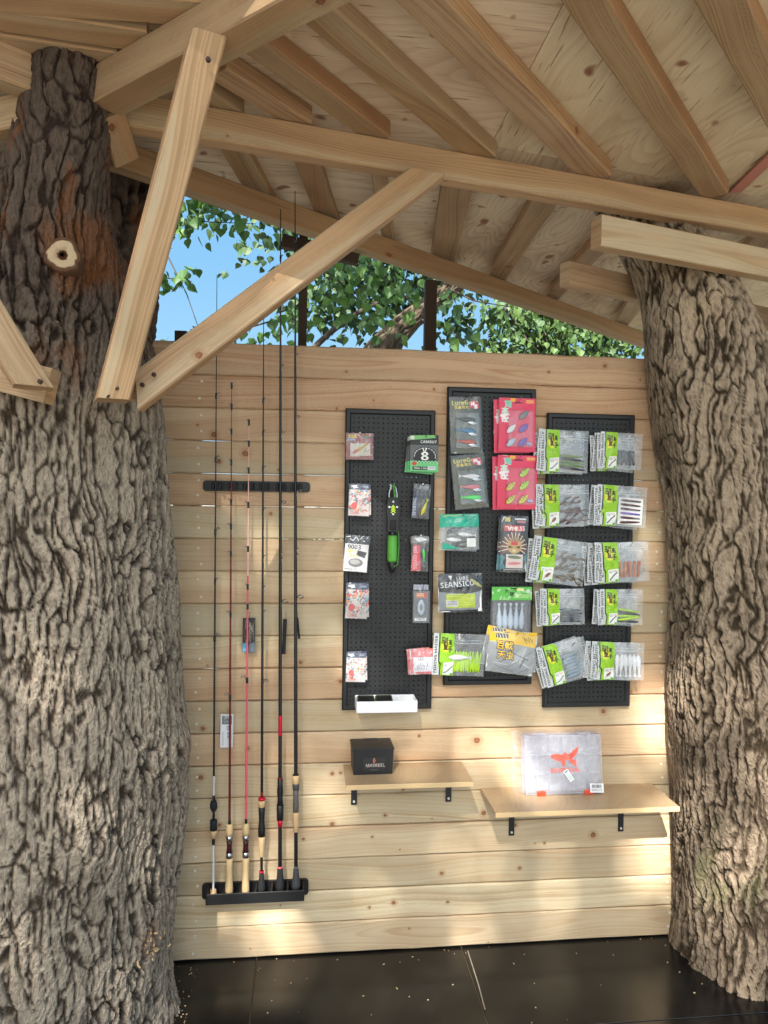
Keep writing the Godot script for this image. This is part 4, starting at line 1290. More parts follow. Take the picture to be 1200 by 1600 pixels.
func build_racks():
	var x0: float = -0.3523
	var x1: float = 0.0211
	var y0: float = 0.2411
	var y1: float = 0.2816
	var t := thing("rod_rack", "black plastic rod rack low on the wall with six cups holding the rod butts", "rod rack", Vector3((x0 + x1) / 2, y0, 0), "two halves of the rod rack")
	var o := -t.position
	var g := Geo.new()
	plate(g, Vector3((x0 + x1) / 2, y1 - 0.028, 0.005) + o, x1 - x0, 0.056, 0.01)
	part("back_plate", g, M.black_plastic, t)
	var tx0: float = -0.3297
	var tx1: float = 0.0055
	g = Geo.new()
	g.box(Vector3((tx0 + tx1) / 2, y0 + 0.004, 0.04) + o, Vector3(tx1 - tx0, 0.007, 0.068), 0.0015)
	part("cup_floor", g, M.black_plastic, t)
	g = Geo.new()
	g.box(Vector3((tx0 + tx1) / 2, y0 + 0.019, 0.0745) + o, Vector3(tx1 - tx0 + 0.002, 0.038, 0.005), 0.0015)
	part("front_lip", g, M.black_plastic, t)
	for k in 7:
		g = Geo.new()
		g.box(Vector3(lerpf(tx0 + 0.003, tx1 - 0.003, k / 6.0), y0 + 0.022, 0.041) + o, Vector3(0.006, 0.03, 0.06), 0.001)
		part("divider", g, M.black_plastic, t)
	x0 = -0.3632
	x1 = 0.0094
	var yc: float = 1.6843
	t = thing("rod_rack", "black plastic clip strip high on the wall gripping the rod blanks", "rod rack", Vector3((x0 + x1) / 2, yc, 0), "two halves of the rod rack")
	o = -t.position
	g = Geo.new()
	plate(g, Vector3((x0 + x1) / 2, yc, 0.004) + o, x1 - x0, 0.037, 0.008)
	part("back_plate", g, M.black_plastic, t)
	for x in [-0.3136, -0.2611, -0.2045, -0.1500, -0.0923, -0.0377]:
		for s in [-1, 1]:
			g = Geo.new()
			g.box(Vector3(x + s * 0.0125, yc, 0.024) + o, Vector3(0.0085, 0.024, 0.03), 0.0018)
			part("clip", g, M.soft_black, t)
	for k in 5:  # dark blocks put in for the square windows between the clips
		g = Geo.new()
		g.box(Vector3(lerpf(x0, x1, (k + 1.02) / 6.0) + 0.001, yc, 0.0095) + o, Vector3(0.022, 0.022, 0.005), 0.001)
		part("window_block", g, M.peg_black, t)


func plate(g: Geo, at: Vector3, w: float, h: float, d: float):
	# a bar with round ends
	var pts := []
	var r := minf(h / 2, 0.012)
	for k in 24:
		var a := TAU * k / 24
		pts.append(Vector2(signf(cos(a)) * (w / 2 - r) + cos(a) * r, signf(sin(a)) * (h / 2 - r) + sin(a) * r))
	extrude(g, pts, at, d)


func extrude(g: Geo, pts: Array, at: Vector3, d: float, turn := 0.0):
	var p := PackedVector2Array(pts)
	var t := Geometry2D.triangulate_polygon(p)
	var b := Basis(Vector3.BACK, turn)
	for k in t.size() / 3:
		var q := []
		for i in 3: q.append(p[t[k * 3 + i]])
		if (q[1] - q[0]).cross(q[2] - q[0]) > 0: q = [q[0], q[2], q[1]]
		var w := q.map(func(v): return at + b * Vector3(v.x, v.y, d / 2))
		var z := q.map(func(v): return at + b * Vector3(v.x, v.y, -d / 2))
		g.tri(w[0], w[1], w[2])
		g.tri(z[0], z[2], z[1])
	for k in p.size():
		var a := p[k]
		var c := p[(k + 1) % p.size()]
		g.quad(at + b * Vector3(a.x, a.y, d / 2), at + b * Vector3(a.x, a.y, -d / 2), at + b * Vector3(c.x, c.y, -d / 2), at + b * Vector3(c.x, c.y, d / 2))


func rod(label: String, foot: Vector3, tip: Vector3, segs: Array, guides: Array, side: float):
	# segs: [name, material, from height, to height, profile of radii]; guides: [height, ring radius]
	var t := thing("fishing_rod", label, "fishing rod", foot, "fishing rods standing in the rack")
	var at := func(h: float) -> Vector3: return (tip - foot) * ((h - foot.y) / (tip.y - foot.y))
	for s in segs:
		var g := Geo.new()
		var prof := [[0.0, 0.0001]]
		var n: int = s[4].size()
		for k in n: prof.append([k / float(maxi(n - 1, 1)), s[4][k]])
		prof.append([1.0, 0.0001])
		g.lathe(at.call(s[2]), at.call(s[3]), prof, 12)
		part(s[0], g, M[s[1]], t)
	for q in guides:
		var c: Vector3 = at.call(q[0])
		var r: float = q[1]
		var out := Vector3(side * 0.8, 0.12, 0.6).normalized()
		var g := Geo.new()
		var wrap := Geo.new()
		wrap.lathe(c + Vector3(0, -0.012, 0), c + Vector3(0, 0.012, 0), [[0, 0.001], [0.1, 0.0034 + r * 0.15], [0.9, 0.0032 + r * 0.15], [1, 0.001]], 8)
		var gd := part("guide", wrap, M.carbon, t)
		var ring := []
		var mid: Vector3 = c + out * (r * 1.3 + 0.006) + Vector3(0, 0.006 + r, 0)
		for k in 15: ring.append(mid + (out * cos(TAU * k / 14) + Vector3(0, 0.35, 0) * sin(TAU * k / 14) + Vector3(-0.3 * side, 0.2, 0.5) * 0.7 * sin(TAU * k / 14)) * r)
		g.tube(ring, 0.0009 + r * 0.08, 5)
		part("ring", g, M.steel, gd)
		g = Geo.new()
		g.tube([c + Vector3(0, -0.008, 0) + out * 0.003, c + out * 0.005, mid - out * r], 0.0008, 4)
		g.tube([c + Vector3(0, 0.01, 0) + out * 0.003, mid - out * r], 0.0008, 4)
		part("foot", g, M.steel, gd)
	return t


func build_rods():
	rod("slim black rod with a white-shafted split grip and cork butt, nearest the old tree", Vector3(-0.3095, 0.2547, 0.0420), Vector3(-0.3194, 2.4086, 0.0350), [
		["butt_cap", "cork", 0.2489, 0.2782, [0.012, 0.0125, 0.0105]], ["rear_shaft", "white_blank", 0.2782, 0.4362, [0.0038, 0.0036]], ["collar", "black_plastic", 0.4340, 0.4588, [0.005, 0.0055]],
		["rear_grip", "cork", 0.4565, 0.4858, [0.006, 0.012, 0.0128]], ["locking_nut", "soft_black", 0.4858, 0.5207, [0.0128, 0.0118, 0.0125]], ["seat_shaft", "carbon", 0.5196, 0.5556, [0.0042, 0.0042]],
		["fore_grip", "soft_black", 0.5511, 0.5872, [0.007, 0.0125, 0.0128, 0.0095]], ["taper", "black_plastic", 0.5849, 0.6074, [0.006, 0.0045]], ["fore_shaft", "white_blank", 0.6074, 0.6749, [0.0034, 0.0034]],
		["blank", "carbon", 0.6749, 2.4117, [0.0036, 0.003, 0.002, 0.001]]], [[1.1526, 0.009], [1.3515, 0.0035], [1.5231, 0.006], [1.7744, 0.004], [1.9940, 0.003], [2.1578, 0.002]], 1.0)
	for k in 2:
		var f: Vector3 = [Vector3(-0.2547, 0.2521, 0.0420), Vector3(-0.1985, 0.2518, 0.0420)][k]
		var tip: Vector3 = [Vector3(-0.2654, 2.0331, 0.0350), Vector3(-0.2050, 1.9128, 0.0350)][k]
		var col: String = ["wine", "pink_blank"][k]
		rod(["dark red rod with a long pale wooden handle and plum reel seat", "pink rod with a long pale wooden handle, its tip fading to pale pink"][k], f, tip, [
			["handle", "pale_wood", 0.2489, 0.3866, [0.0128, 0.0138, 0.0128, 0.0112, 0.0108, 0.0115, 0.012]], ["seat_ring", "steel", 0.3866, 0.4055, [0.0122, 0.0122]], ["reel_seat", "plum", 0.4055, 0.4475, [0.0112, 0.0092, 0.0088, 0.0112]],
			["seat_ring", "steel", 0.4475, 0.4644, [0.0122, 0.0122]], ["fore_grip", "pale_wood", 0.4644, 0.5050, [0.0125, 0.0125, 0.012, 0.0095]], ["winding", "carbon", 0.5016, 0.5219, [0.0052, 0.0046]],
			["blank", col, 0.5219, 1.3715, [0.0043, 0.0036, 0.003]], ["blank_tip", ["wine", "pale_pink"][k], 1.3715, [2.0339, 1.9120][k], [0.003, 0.002, 0.001]]],
			[[[0.9466, 0.007], [1.2376, 0.004], [1.4474, 0.003], [1.5432, 0.003], [1.6277, 0.003], [1.7656, 0.002], [1.8721, 0.002], [1.9586, 0.002], [2.0317, 0.002]], [[1.0071, 0.008], [1.2644, 0.004], [1.3336, 0.003], [1.4652, 0.003], [1.6188, 0.003], [1.7389, 0.002], [1.8322, 0.002], [1.9054, 0.002]]][k], -1.0)
	rod("black speckled rod with red ring, cork and pale wood grip and black foam butt", Vector3(-0.1432, 0.2560, 0.0420), Vector3(-0.1590, 2.3209, 0.0350), [
		["butt_grip", "soft_black", 0.2579, 0.3324, [0.0128, 0.0138, 0.0115, 0.0085, 0.008]], ["butt_ring", "red_metal", 0.3302, 0.3358, [0.0085, 0.0085]], ["rear_shaft", "carbon", 0.3347, 0.3888, [0.0048, 0.0048]],
		["rear_grip", "pale_wood", 0.3866, 0.4588, [0.007, 0.0085, 0.0115, 0.0122]], ["reel_seat", "black_plastic", 0.4588, 0.5624, [0.0128, 0.0125, 0.0098, 0.0105, 0.0118]], ["fore_grip", "cork", 0.5624, 0.5849, [0.0122, 0.0122]],
		["seat_ring", "red_metal", 0.5849, 0.5962, [0.0122, 0.0128, 0.01]], ["winding", "wine", 0.5962, 0.6142, [0.0056, 0.005]], ["blank", "carbon", 0.6142, 2.3169, [0.005, 0.0042, 0.003, 0.0012]]],
		[[0.9914, 0.009], [1.2398, 0.004], [1.3269, 0.003], [1.4340, 0.003], [1.5988, 0.003], [1.7433, 0.003], [1.8699, 0.002], [1.9830, 0.002]], 1.0)
	rod("thick black rod with a red band, magenta seat ring and black foam butt", Vector3(-0.0787, 0.2553, 0.0420), Vector3(-0.1044, 2.6585, 0.0350), [
		["butt_grip", "soft_black", 0.2602, 0.3437, [0.0138, 0.0148, 0.0128, 0.0105, 0.0095]], ["butt_ring", "pink_blank", 0.3426, 0.3494, [0.0095, 0.009]], ["rear_grip", "carbon", 0.3482, 0.4903, [0.0072, 0.0068]],
		["seat_ring", "red_metal", 0.4892, 0.5151, [0.0078, 0.008, 0.0108]], ["reel_seat", "black_plastic", 0.5140, 0.5669, [0.0118, 0.0122, 0.0122]], ["reel_foot", "carbon", 0.5669, 0.6569, [0.0115, 0.0092, 0.0112, 0.0095, 0.0092]],
		["winding", "wine", 0.6569, 0.6637, [0.0095, 0.0082]], ["blank", "carbon", 0.6637, 0.8120, [0.0068, 0.0066]], ["band", "red_metal", 0.8120, 0.8816, [0.0069, 0.0068]], ["blank", "carbon", 0.8816, 2.6495, [0.0065, 0.0055, 0.004, 0.0014]]],
		[[1.2644, 0.012], [1.4251, 0.003], [1.4451, 0.003], [1.6144, 0.008], [1.8610, 0.006], [2.0959, 0.004], [2.3036, 0.003], [2.4800, 0.002]], 1.0)
	rod("thick black rod with cork rings, marbled reel seat and grey rubber butt", Vector3(-0.0229, 0.2573, 0.0420), Vector3(-0.0555, 2.7280, 0.0350), [
		["butt_grip", "grey_rubber", 0.2647, 0.3369, [0.0142, 0.0148, 0.0128, 0.0105, 0.0095]], ["butt_ring", "marbled", 0.3369, 0.3482, [0.008, 0.007]], ["rear_shaft", "carbon", 0.3460, 0.4723, [0.0068, 0.0066]],
		["rear_grip", "cork", 0.4700, 0.5388, [0.0085, 0.0102, 0.0115, 0.0112]], ["reel_seat", "marbled", 0.5388, 0.6187, [0.0098, 0.0108, 0.0092, 0.0105]], ["seat_ring", "grey_rubber", 0.6187, 0.6412, [0.0112, 0.0118]],
		["fore_grip", "cork", 0.6412, 0.6704, [0.0125, 0.0125]], ["winding", "carbon", 0.6704, 0.6760, [0.0125, 0.0075]], ["blank", "carbon", 0.6749, 2.7154, [0.0068, 0.0058, 0.004, 0.0014]]],
		[[1.2800, 0.012], [1.4385, 0.003], [1.4585, 0.003], [1.6544, 0.008], [1.9165, 0.006], [2.1357, 0.004], [2.3698, 0.003], [2.5461, 0.002]], 1.0)
	# swing tags hanging on the rods
	var im := canvas(80, 216, srgb(28, 28, 32))
	for k in 24:
		stroke(im, [Vector2(rng.randf() * 80, rng.randf() * 190), Vector2(rng.randf() * 80, rng.randf() * 190)], 2, [srgb(90, 90, 96), srgb(196, 150, 60), srgb(200, 200, 206)][k % 3])
	im.fill_rect(Rect2i(0, 160, 34, 56), srgb(70, 176, 224))
	poly(im, [Vector2(36, 216), Vector2(40, 170), Vector2(80, 150), Vector2(80, 216)], srgb(112, 122, 134))
	small_print(im, Rect2i(4, 190, 26, 22), 3, srgb(240, 240, 250))
	swing_tag("black printed card with a blue corner hanging behind the pink rod", -0.1984, 1.1618, 0.0432, 0.1206, 0.022, 0.0, tex_mat("print_tag_black", im, 0.3))
	im = canvas(80, 208, srgb(228, 228, 236))
	im.fill_rect(Rect2i(8, 8, 64, 54), srgb(120, 124, 126))
	letters(im, "JW", Vector2(24, 30), 16, srgb(210, 212, 214))
	small_print(im, Rect2i(20, 40, 40, 14), 2, srgb(190, 192, 196))
	small_print(im, Rect2i(40, 72, 26, 30), 3, srgb(60, 60, 64))
	small_print(im, Rect2i(12, 110, 8, 90), 14, srgb(120, 120, 126))
	small_print(im, Rect2i(44, 110, 22, 44), 5, srgb(70, 70, 74))
	swing_tag("white and grey paper tag hanging behind the dark red rod", -0.2713, 0.8262, 0.0441, 0.1171, 0.025, -0.01, tex_mat("print_tag_white", im, 0.5))
	swing_tag("narrow black strap tag beside the red-banded rod", -0.0762, 1.1574, 0.0134, 0.1242, 0.03, -0.03, M.soft_black)
	swing_tag("thin black strap tag curling beside the grey-butted rod", -0.0223, 1.1864, 0.0078, 0.0747, 0.03, 0.10, M.soft_black)


func swing_tag(label: String, cx: float, cy: float, w: float, h: float, z: float, turn: float, m: Material):
	var t := thing("swing_tag", label, "tag", Vector3(cx, cy - h / 2, z), "tags hanging on the rods")
	var g := Geo.new()
	g.box(Vector3(0, h / 2, 0), Vector3(w, h, 0.003), 0.0008)
	part("card", g, m, t)
	g = Geo.new()
	g.tube([Vector3(0, h, 0), Vector3(0.004, h + 0.012, 0.006), Vector3(0.001, h + 0.024, 0.012)], 0.0006, 4)
	part("loop", g, M.soft_black, t)
	t.rotation.z = turn


# ---------- shelves and what stands on them ----------

func build_shelves():
	var im := bands([{"seed": 700, "w": 1024, "h": 256, "long": 0.8, "wide": 0.2, "light": Color(0.70, 0.60, 0.475), "dark": Color(0.60, 0.49, 0.37), "contrast": 0.6, "knots": []}], wood_strip)
	tex_mat("laminate", im, 0.38)
	mat("shelf_edge", srgb(214, 182, 136), 0.5)
	var y1 := 0.6885
	var y2 := 0.588
	shelf("pale wood-grain shelf holding the small black box", 0.1413, 0.574, y1, 0.19, [0.1803, 0.5265], 0.5424)
	shelf("longer wood-grain shelf under the clear tackle box, reaching to the leaning tree", 0.6468, 1.303, y2, 0.21, [0.7652, 1.1866], 0.4090)
	# the black carton
	var a: Vector3 = Vector3(0.1697, 0.6885, 0.1069)
	var b: Vector3 = Vector3(0.3047, 0.6885, 0.1074)
	var w := b.x - a.x
	var t := thing("carton", "small black carton with a copper emblem standing on the shorter shelf", "box", Vector3((a.x + b.x) / 2, y1 + 0.001, a.z - 0.052))
	t.rotation.y = 0.02
	var h := 0.091
	var g := Geo.new()
	var c := []
	for y in [0.0, 1.0]:
		for s in [[-1, 1], [1, 1], [1, -1], [-1, -1]]:
			c.append(Vector3(s[0] * (w / 2 + y * 0.004), y * (h - 0.004), s[1] * (0.05 + y * 0.003)))
	for k in 4:
		g.quad(c[k], c[k + 4], c[4 + (k + 1) % 4], c[(k + 1) % 4])
	g.quad(c[0], c[1], c[2], c[3])
	part("body", g, M.peg_black, t)
	g = Geo.new()
	g.box(Vector3(0, h - 0.002, 0), Vector3(w + 0.012, 0.005, 0.109), 0.0015)
	var lid := part("lid", g, M.black_paint, t)
	var lab := canvas(128, 72, srgb(38, 39, 43))
	stroke(lab, [Vector2(64, 4), Vector2(58, 16), Vector2(66, 22), Vector2(60, 32)], 4, srgb(206, 120, 96))
	stroke(lab, [Vector2(66, 8), Vector2(70, 18), Vector2(62, 26)], 3, srgb(206, 120, 96))
	letters(lab, "MAVREEL", Vector2(14, 50), 17, srgb(214, 196, 188), 0, 1.15, false)
	small_print(lab, Rect2i(44, 64, 40, 5), 1, srgb(140, 136, 134))
	g = Geo.new()
	g.quad(Vector3(-0.035, 0.012, 0), Vector3(-0.035, 0.06, 0), Vector3(0.042, 0.06, 0), Vector3(0.042, 0.012, 0), Vector2(0, 1), Vector2(0, 0), Vector2(1, 0), Vector2(1, 1))
	var e := part("emblem", g, tex_mat("print_carton", lab, 0.5), t)
	e.position = Vector3(0, 0, 0.0515)
	e.rotation.x = 0.034
	g = Geo.new()
	g.box(Vector3(0.0, h + 0.0012, -0.042), Vector3(0.05, 0.001, 0.02), 0.0003)
	part("tape", g, M.grey_rubber, lid)
	build_tackle_box(y2)


func shelf(label: String, x0: float, x1: float, y: float, deep: float, brackets: Array, low: float):
	var t := thing("wall_shelf", label, "shelf", Vector3((x0 + x1) / 2, y - 0.016, 0), "wall shelves")
	var o := -t.position
	var g := Geo.new()
	g.box(Vector3((x0 + x1) / 2, y - 0.008, deep / 2 + 0.0015) + o, Vector3(x1 - x0, 0.016, deep), 0.0008)
	part("plank", g, M.laminate, t)
	g = Geo.new()
	g.box(Vector3((x0 + x1) / 2, y - 0.008, deep + 0.0025) + o, Vector3(x1 - x0 + 0.001, 0.0165, 0.0015), 0.0004)
	part("edge_strip", g, M.shelf_edge, t)
	for x in brackets:
		g = Geo.new()
		g.box(Vector3(x, (y - 0.017 + low) / 2, 0.0045) + o, Vector3(0.021, y - 0.017 - low, 0.004), 0.001)
		var b := part("bracket", g, M.black_paint, t)
		g = Geo.new()
		g.box(Vector3(x, y - 0.019, deep * 0.4) + o, Vector3(0.021, 0.0035, deep * 0.75), 0.0008)
		part("arm", g, M.black_paint, b)
		g = Geo.new()
		g.lathe(Vector3(x, low + 0.013, 0.006) + o, Vector3(x, low + 0.013, 0.0095) + o, [[0, 0.0045], [0.8, 0.0045], [1, 0.0035], [0.8, 0.002], [0.75, 0.0001]], 9)
		part("screw", g, M.screw_steel, b)


func build_tackle_box(y: float):
	var t := thing("tackle_box", "clear compartment tackle box with red fish emblem leaning on the wall in a crinkled bag", "tackle box", Vector3(0.9359, y + 0.003, 0.085))
	t.rotation.x = -0.14
	var w := 0.288
	var h := 0.206
	var d := 0.042
	var g := Geo.new()
	g.box(Vector3(0, h / 2, -d), Vector3(w, h, 0.002), 0.0005)
	part("back_panel", g, M.frosted_plastic, t)
	g = Geo.new()
	g.box(Vector3(0, h / 2, 0.001), Vector3(w, h, 0.002), 0.0005)
	var lid := part("lid", g, M.clear_plastic, t)
	for s in [[0, 0.002, w, 0.004], [0, h - 0.002, w, 0.004], [-w / 2 + 0.002, h / 2, 0.004, h], [w / 2 - 0.002, h / 2, 0.004, h]]:
		g = Geo.new()
		g.box(Vector3(s[0], s[1], -d / 2), Vector3(s[2], s[3], d - 0.003), 0.001)
		part("side_wall", g, M.frosted_plastic, t)
	for k in 5:
		g = Geo.new()
		g.box(Vector3(lerpf(-w / 2, w / 2, (k + 1) / 6.0), h / 2, -d / 2), Vector3(0.0025, h - 0.01, d - 0.006), 0.0005)
		part("divider", g, M.frosted_plastic, t)
	for k in 2:
		g = Geo.new()
		g.box(Vector3(0, h * (k + 1) / 3.0, -d / 2), Vector3(w - 0.01, 0.0025, d - 0.007), 0.0005)
		part("divider", g, M.frosted_plastic, t)
	for x in [-0.085, 0.085]:
		g = Geo.new()
		g.box(Vector3(x, h + 0.003, -d * 0.4), Vector3(0.05, 0.008, 0.02), 0.002)
		part("hinge", g, M.frosted_plastic, t)
	mat("orange_red", srgb(226, 74, 42), 0.4)
	for x in [-0.088, 0.088]:
		g = Geo.new()
		g.box(Vector3(x, 0.006, 0.005), Vector3(0.032, 0.018, 0.007), 0.002)
		part("latch", g, M.orange_red, t)
	# the emblem: a finned fish and the name under it
	g = Geo.new()
	for f in [[[-64, 10], [-40, 16], [-8, 12], [0, 24], [10, 14], [30, 18], [40, 10], [26, -6], [4, -12], [-18, -18], [-40, -10], [-58, -2]], [[22, 12], [36, 28], [62, 46], [54, 18], [44, 4], [32, -4], [24, -2]], [[18, -4], [34, -6], [50, -14], [48, -40], [34, -30], [20, -16]], [[-14, -17], [0, -12], [2, -30], [-10, -38]]]:
		extrude(g, f.map(func(p): return Vector2(p[0], p[1]) * 0.00085), Vector3(0.004, h * 0.62, 0.0035), 0.001)
	part("emblem", g, M.orange_red, lid)
	var tm := TextMesh.new()
	var fo := SystemFont.new()
	fo.font_names = PackedStringArray(["Droid Sans"])
	fo.font_weight = 700
	tm.font = fo; tm.text = "KASTKING"; tm.font_size = 48; tm.pixel_size = 0.00046; tm.depth = 0.001
	var l := part("lettering", tm, M.orange_red, lid)
	l.position = Vector3(0.002, h * 0.405, 0.003)
	# paper labels
	var im := canvas(96, 60, srgb(240, 240, 242))
	bars(im, Rect2i(14, 8, 68, 22))
	small_print(im, Rect2i(10, 36, 76, 18), 3, srgb(110, 110, 114))
	g = Geo.new()
	var a := Vector3(0.116, 0.021, 0.013)
	g.quad(a + Vector3(-0.025, -0.015, 0), a + Vector3(-0.026, 0.017, 0), a + Vector3(0.025, 0.015, 0), a + Vector3(0.026, -0.017, 0), Vector2(0, 1), Vector2(0, 0), Vector2(1, 0), Vector2(1, 1))
	part("barcode_label", g, tex_mat("print_barcode", im, 0.5), t)
	im = canvas(48, 96, srgb(226, 234, 236))
	im.fill_rect(Rect2i(6, 6, 36, 12), srgb(90, 120, 130))
	small_print(im, Rect2i(8, 24, 32, 62), 7, srgb(110, 122, 128))
	g = Geo.new()
	g.box(Vector3(), Vector3(0.018, 0.045, 0.001), 0.0002)
	var pl := part("paper_slip", g, tex_mat("print_slip", im, 0.5), t)
	pl.position = Vector3(0.015, 0.066, 0.0075)
	pl.rotation.z = 0.62
	# the loose crinkled bag round it
	var nz := noise(401, 1.0, 3)
	var ridge := noise(402, 1.0, 2)
	for side in 2:
		g = Geo.new()
		var pts := []
		var nu := 56
		var nv := 40
		for j in nv:
			for i in nu:
				var u := i / float(nu - 1)
				var v := j / float(nv - 1)
				var x := lerpf(-w / 2 - 0.045, w / 2 + 0.008, u)
				var yy := lerpf(-0.002, h + 0.016, v)
				x += nz.get_noise_2d(v * 5, 3.0) * 0.014 * (1.0 - smoothstep(0.0, 0.2, u))
				var edge := smoothstep(0.0, 0.16, u) * smoothstep(0.0, 0.06, 1.0 - u) * smoothstep(0.0, 0.07, v) * smoothstep(0.0, 0.07, 1.0 - v)
				var cr := absf(ridge.get_noise_2d(x * 22 + v * 5, yy * 30)) * 0.022 + nz.get_noise_2d(x * 60, yy * 48) * 0.0035
				var z := (0.0105 + cr * (0.4 + 0.8 * edge) if side == 0 else -d - 0.004 - cr * 0.3)
				pts.append(Vector3(x, yy, lerpf(-d / 2 + (cr * 0.6 if side == 0 else 0.0), z, edge)))
		g.grid(pts, nu, nv)
		part("bag_film", g, M.crisp_film, t)


# ---------- pegboards ----------

func build_pegboards():
	pegboard("black pegboard nearest the rods, with a white tray along its foot", 0.2935, 1.4284, 0.3232, 1.0771)
	pegboard("black pegboard set highest, in the middle of the three", 0.6627, 1.5144, 0.3284, 1.0812)
	pegboard("black pegboard nearest the leaning tree, full of lime-labelled bags", 1.0391, 1.4285, 0.3339, 1.0848)


func pegboard(label: String, cx: float, cy: float, w: float, h: float):
	var t := thing("pegboard", label, "pegboard", Vector3(cx, cy - h / 2, 0.0), "black pegboards on the wall")
	var fr := 0.0195
	var pitch := 0.01745
	var cols := 16
	var rows := int((h - 2 * fr) / pitch)
	var g := Geo.new()
	var x0 := -pitch * cols / 2
	var y0 := h / 2 - pitch * rows / 2
	var zf := 0.017
	var r := 0.0029
	for j in rows:
		for i in cols:
			var c := Vector3(x0 + (i + 0.5) * pitch, y0 + (j + 0.5) * pitch, zf)
			var o := []
			var n := []
			for k in 8:
				var a := TAU * k / 8
				var m := maxf(absf(cos(a)), absf(sin(a)))
				o.append(c + Vector3(cos(a), sin(a), 0) / m * pitch / 2)
				n.append(c + Vector3(cos(a), sin(a), 0) * r)
			for k in 8:
				var q := (k + 1) % 8
				g.quad(n[k], n[q], o[q], o[k])
				g.quad(n[k], n[k] - Vector3(0, 0, 0.005), n[q] - Vector3(0, 0, 0.005), n[q])
	# margin round the field of holes, behind the frame
	var W := w - fr * 2 + 0.004
	var Hh := h - fr * 2 + 0.004
	var fx := -x0
	var fy := pitch * rows / 2
	var hc := h / 2
	for m in [[-W / 2, -fx, hc - Hh / 2, hc + Hh / 2], [fx, W / 2, hc - Hh / 2, hc + Hh / 2], [-fx, fx, hc - Hh / 2, hc - fy], [-fx, fx, hc + fy, hc + Hh / 2]]:
		g.quad(Vector3(m[0], m[2], zf), Vector3(m[0], m[3], zf), Vector3(m[1], m[3], zf), Vector3(m[1], m[2], zf))
	part("perforated_panel", g, M.peg_black, t)
	var k45 := [Vector3(1, -1, 0), Vector3(1, 1, 0)]
	var cs := [Vector3(-w / 2 + fr / 2, fr / 2, 0.0125), Vector3(-w / 2 + fr / 2, h - fr / 2, 0.0125), Vector3(w / 2 - fr / 2, h - fr / 2, 0.0125), Vector3(w / 2 - fr / 2, fr / 2, 0.0125)]
	for k in 4:
		var b := (k + 1) % 4
		lumber("frame_bar", cs[k] + (cs[b] - cs[k]).normalized() * 0.0002, cs[b] - (cs[b] - cs[k]).normalized() * 0.0002, fr, 0.022, Vector3(0, 0, 1), t, "peg_black", 0, k45[k % 2], k45[b % 2])


func hook(label: String, x: float, y: float, long := 0.07):
	var t := thing("wire_hook", label, "hook", Vector3(x, y, 0.017), "wire hooks in the pegboards")
	var g := Geo.new()
	g.tube([Vector3(0, 0.0, -0.003), Vector3(0, 0, 0.002), Vector3(0, -0.001, long * 0.5), Vector3(0, 0.001, long - 0.008), Vector3(0.002, 0.008, long), Vector3(0.004, 0.016, long + 0.004)], 0.0014, 6)
	part("wire", g, M.wire, t)
	g = Geo.new()
	g.box(Vector3(0, -0.006, 0.002), Vector3(0.008, 0.022, 0.002), 0.0006)
	part("back_plate", g, M.wire, t)


# ---------- tackle in packets ----------

func sheet(w: float, h: float, bulge: float, crease: float, s: int, u0 := 0.0, u1 := 1.0, v0 := 0.0, v1 := 1.0, lift := 0.0, nu := 13, nv := 11, side := 1.0) -> Geo:
	# one face of a soft pouch w x h, or the part of it from u0 to u1 and v0 to v1; v runs upwards
	var nz := noise(s, 1.0, 2)
	var pts := []
	for j in nv:
		for i in nu:
			var u := lerpf(u0, u1, i / float(nu - 1))
			var v := lerpf(v0, v1, j / float(nv - 1))
			var a := 1.0 - pow(absf(2 * u - 1), 3.0)
			var b := 1.0 - pow(absf(2 * v - 1), 3.0)
			var cr := (nz.get_noise_2d(u * w * 38, v * h * 30) + 0.9 * absf(nz.get_noise_2d(u * w * 24 + v * h * 16 + 50, v * h * 20 - u * w * 12))) * crease * 1.4 * (0.25 + a * b) + nz.get_noise_2d(u * 3 + 9, v * 2.0) * crease * 1.2
			pts.append(Vector3((u - 0.5) * w, (v - 0.5) * h, (bulge * a * b + (cr if side > 0 else -cr * 0.6)) * side + cr * 0.0 + lift))
	var g := Geo.new()
	g.grid(pts, nu, nv, false, [], 0.0, 1.0, 1.0, 0.0)
	return g


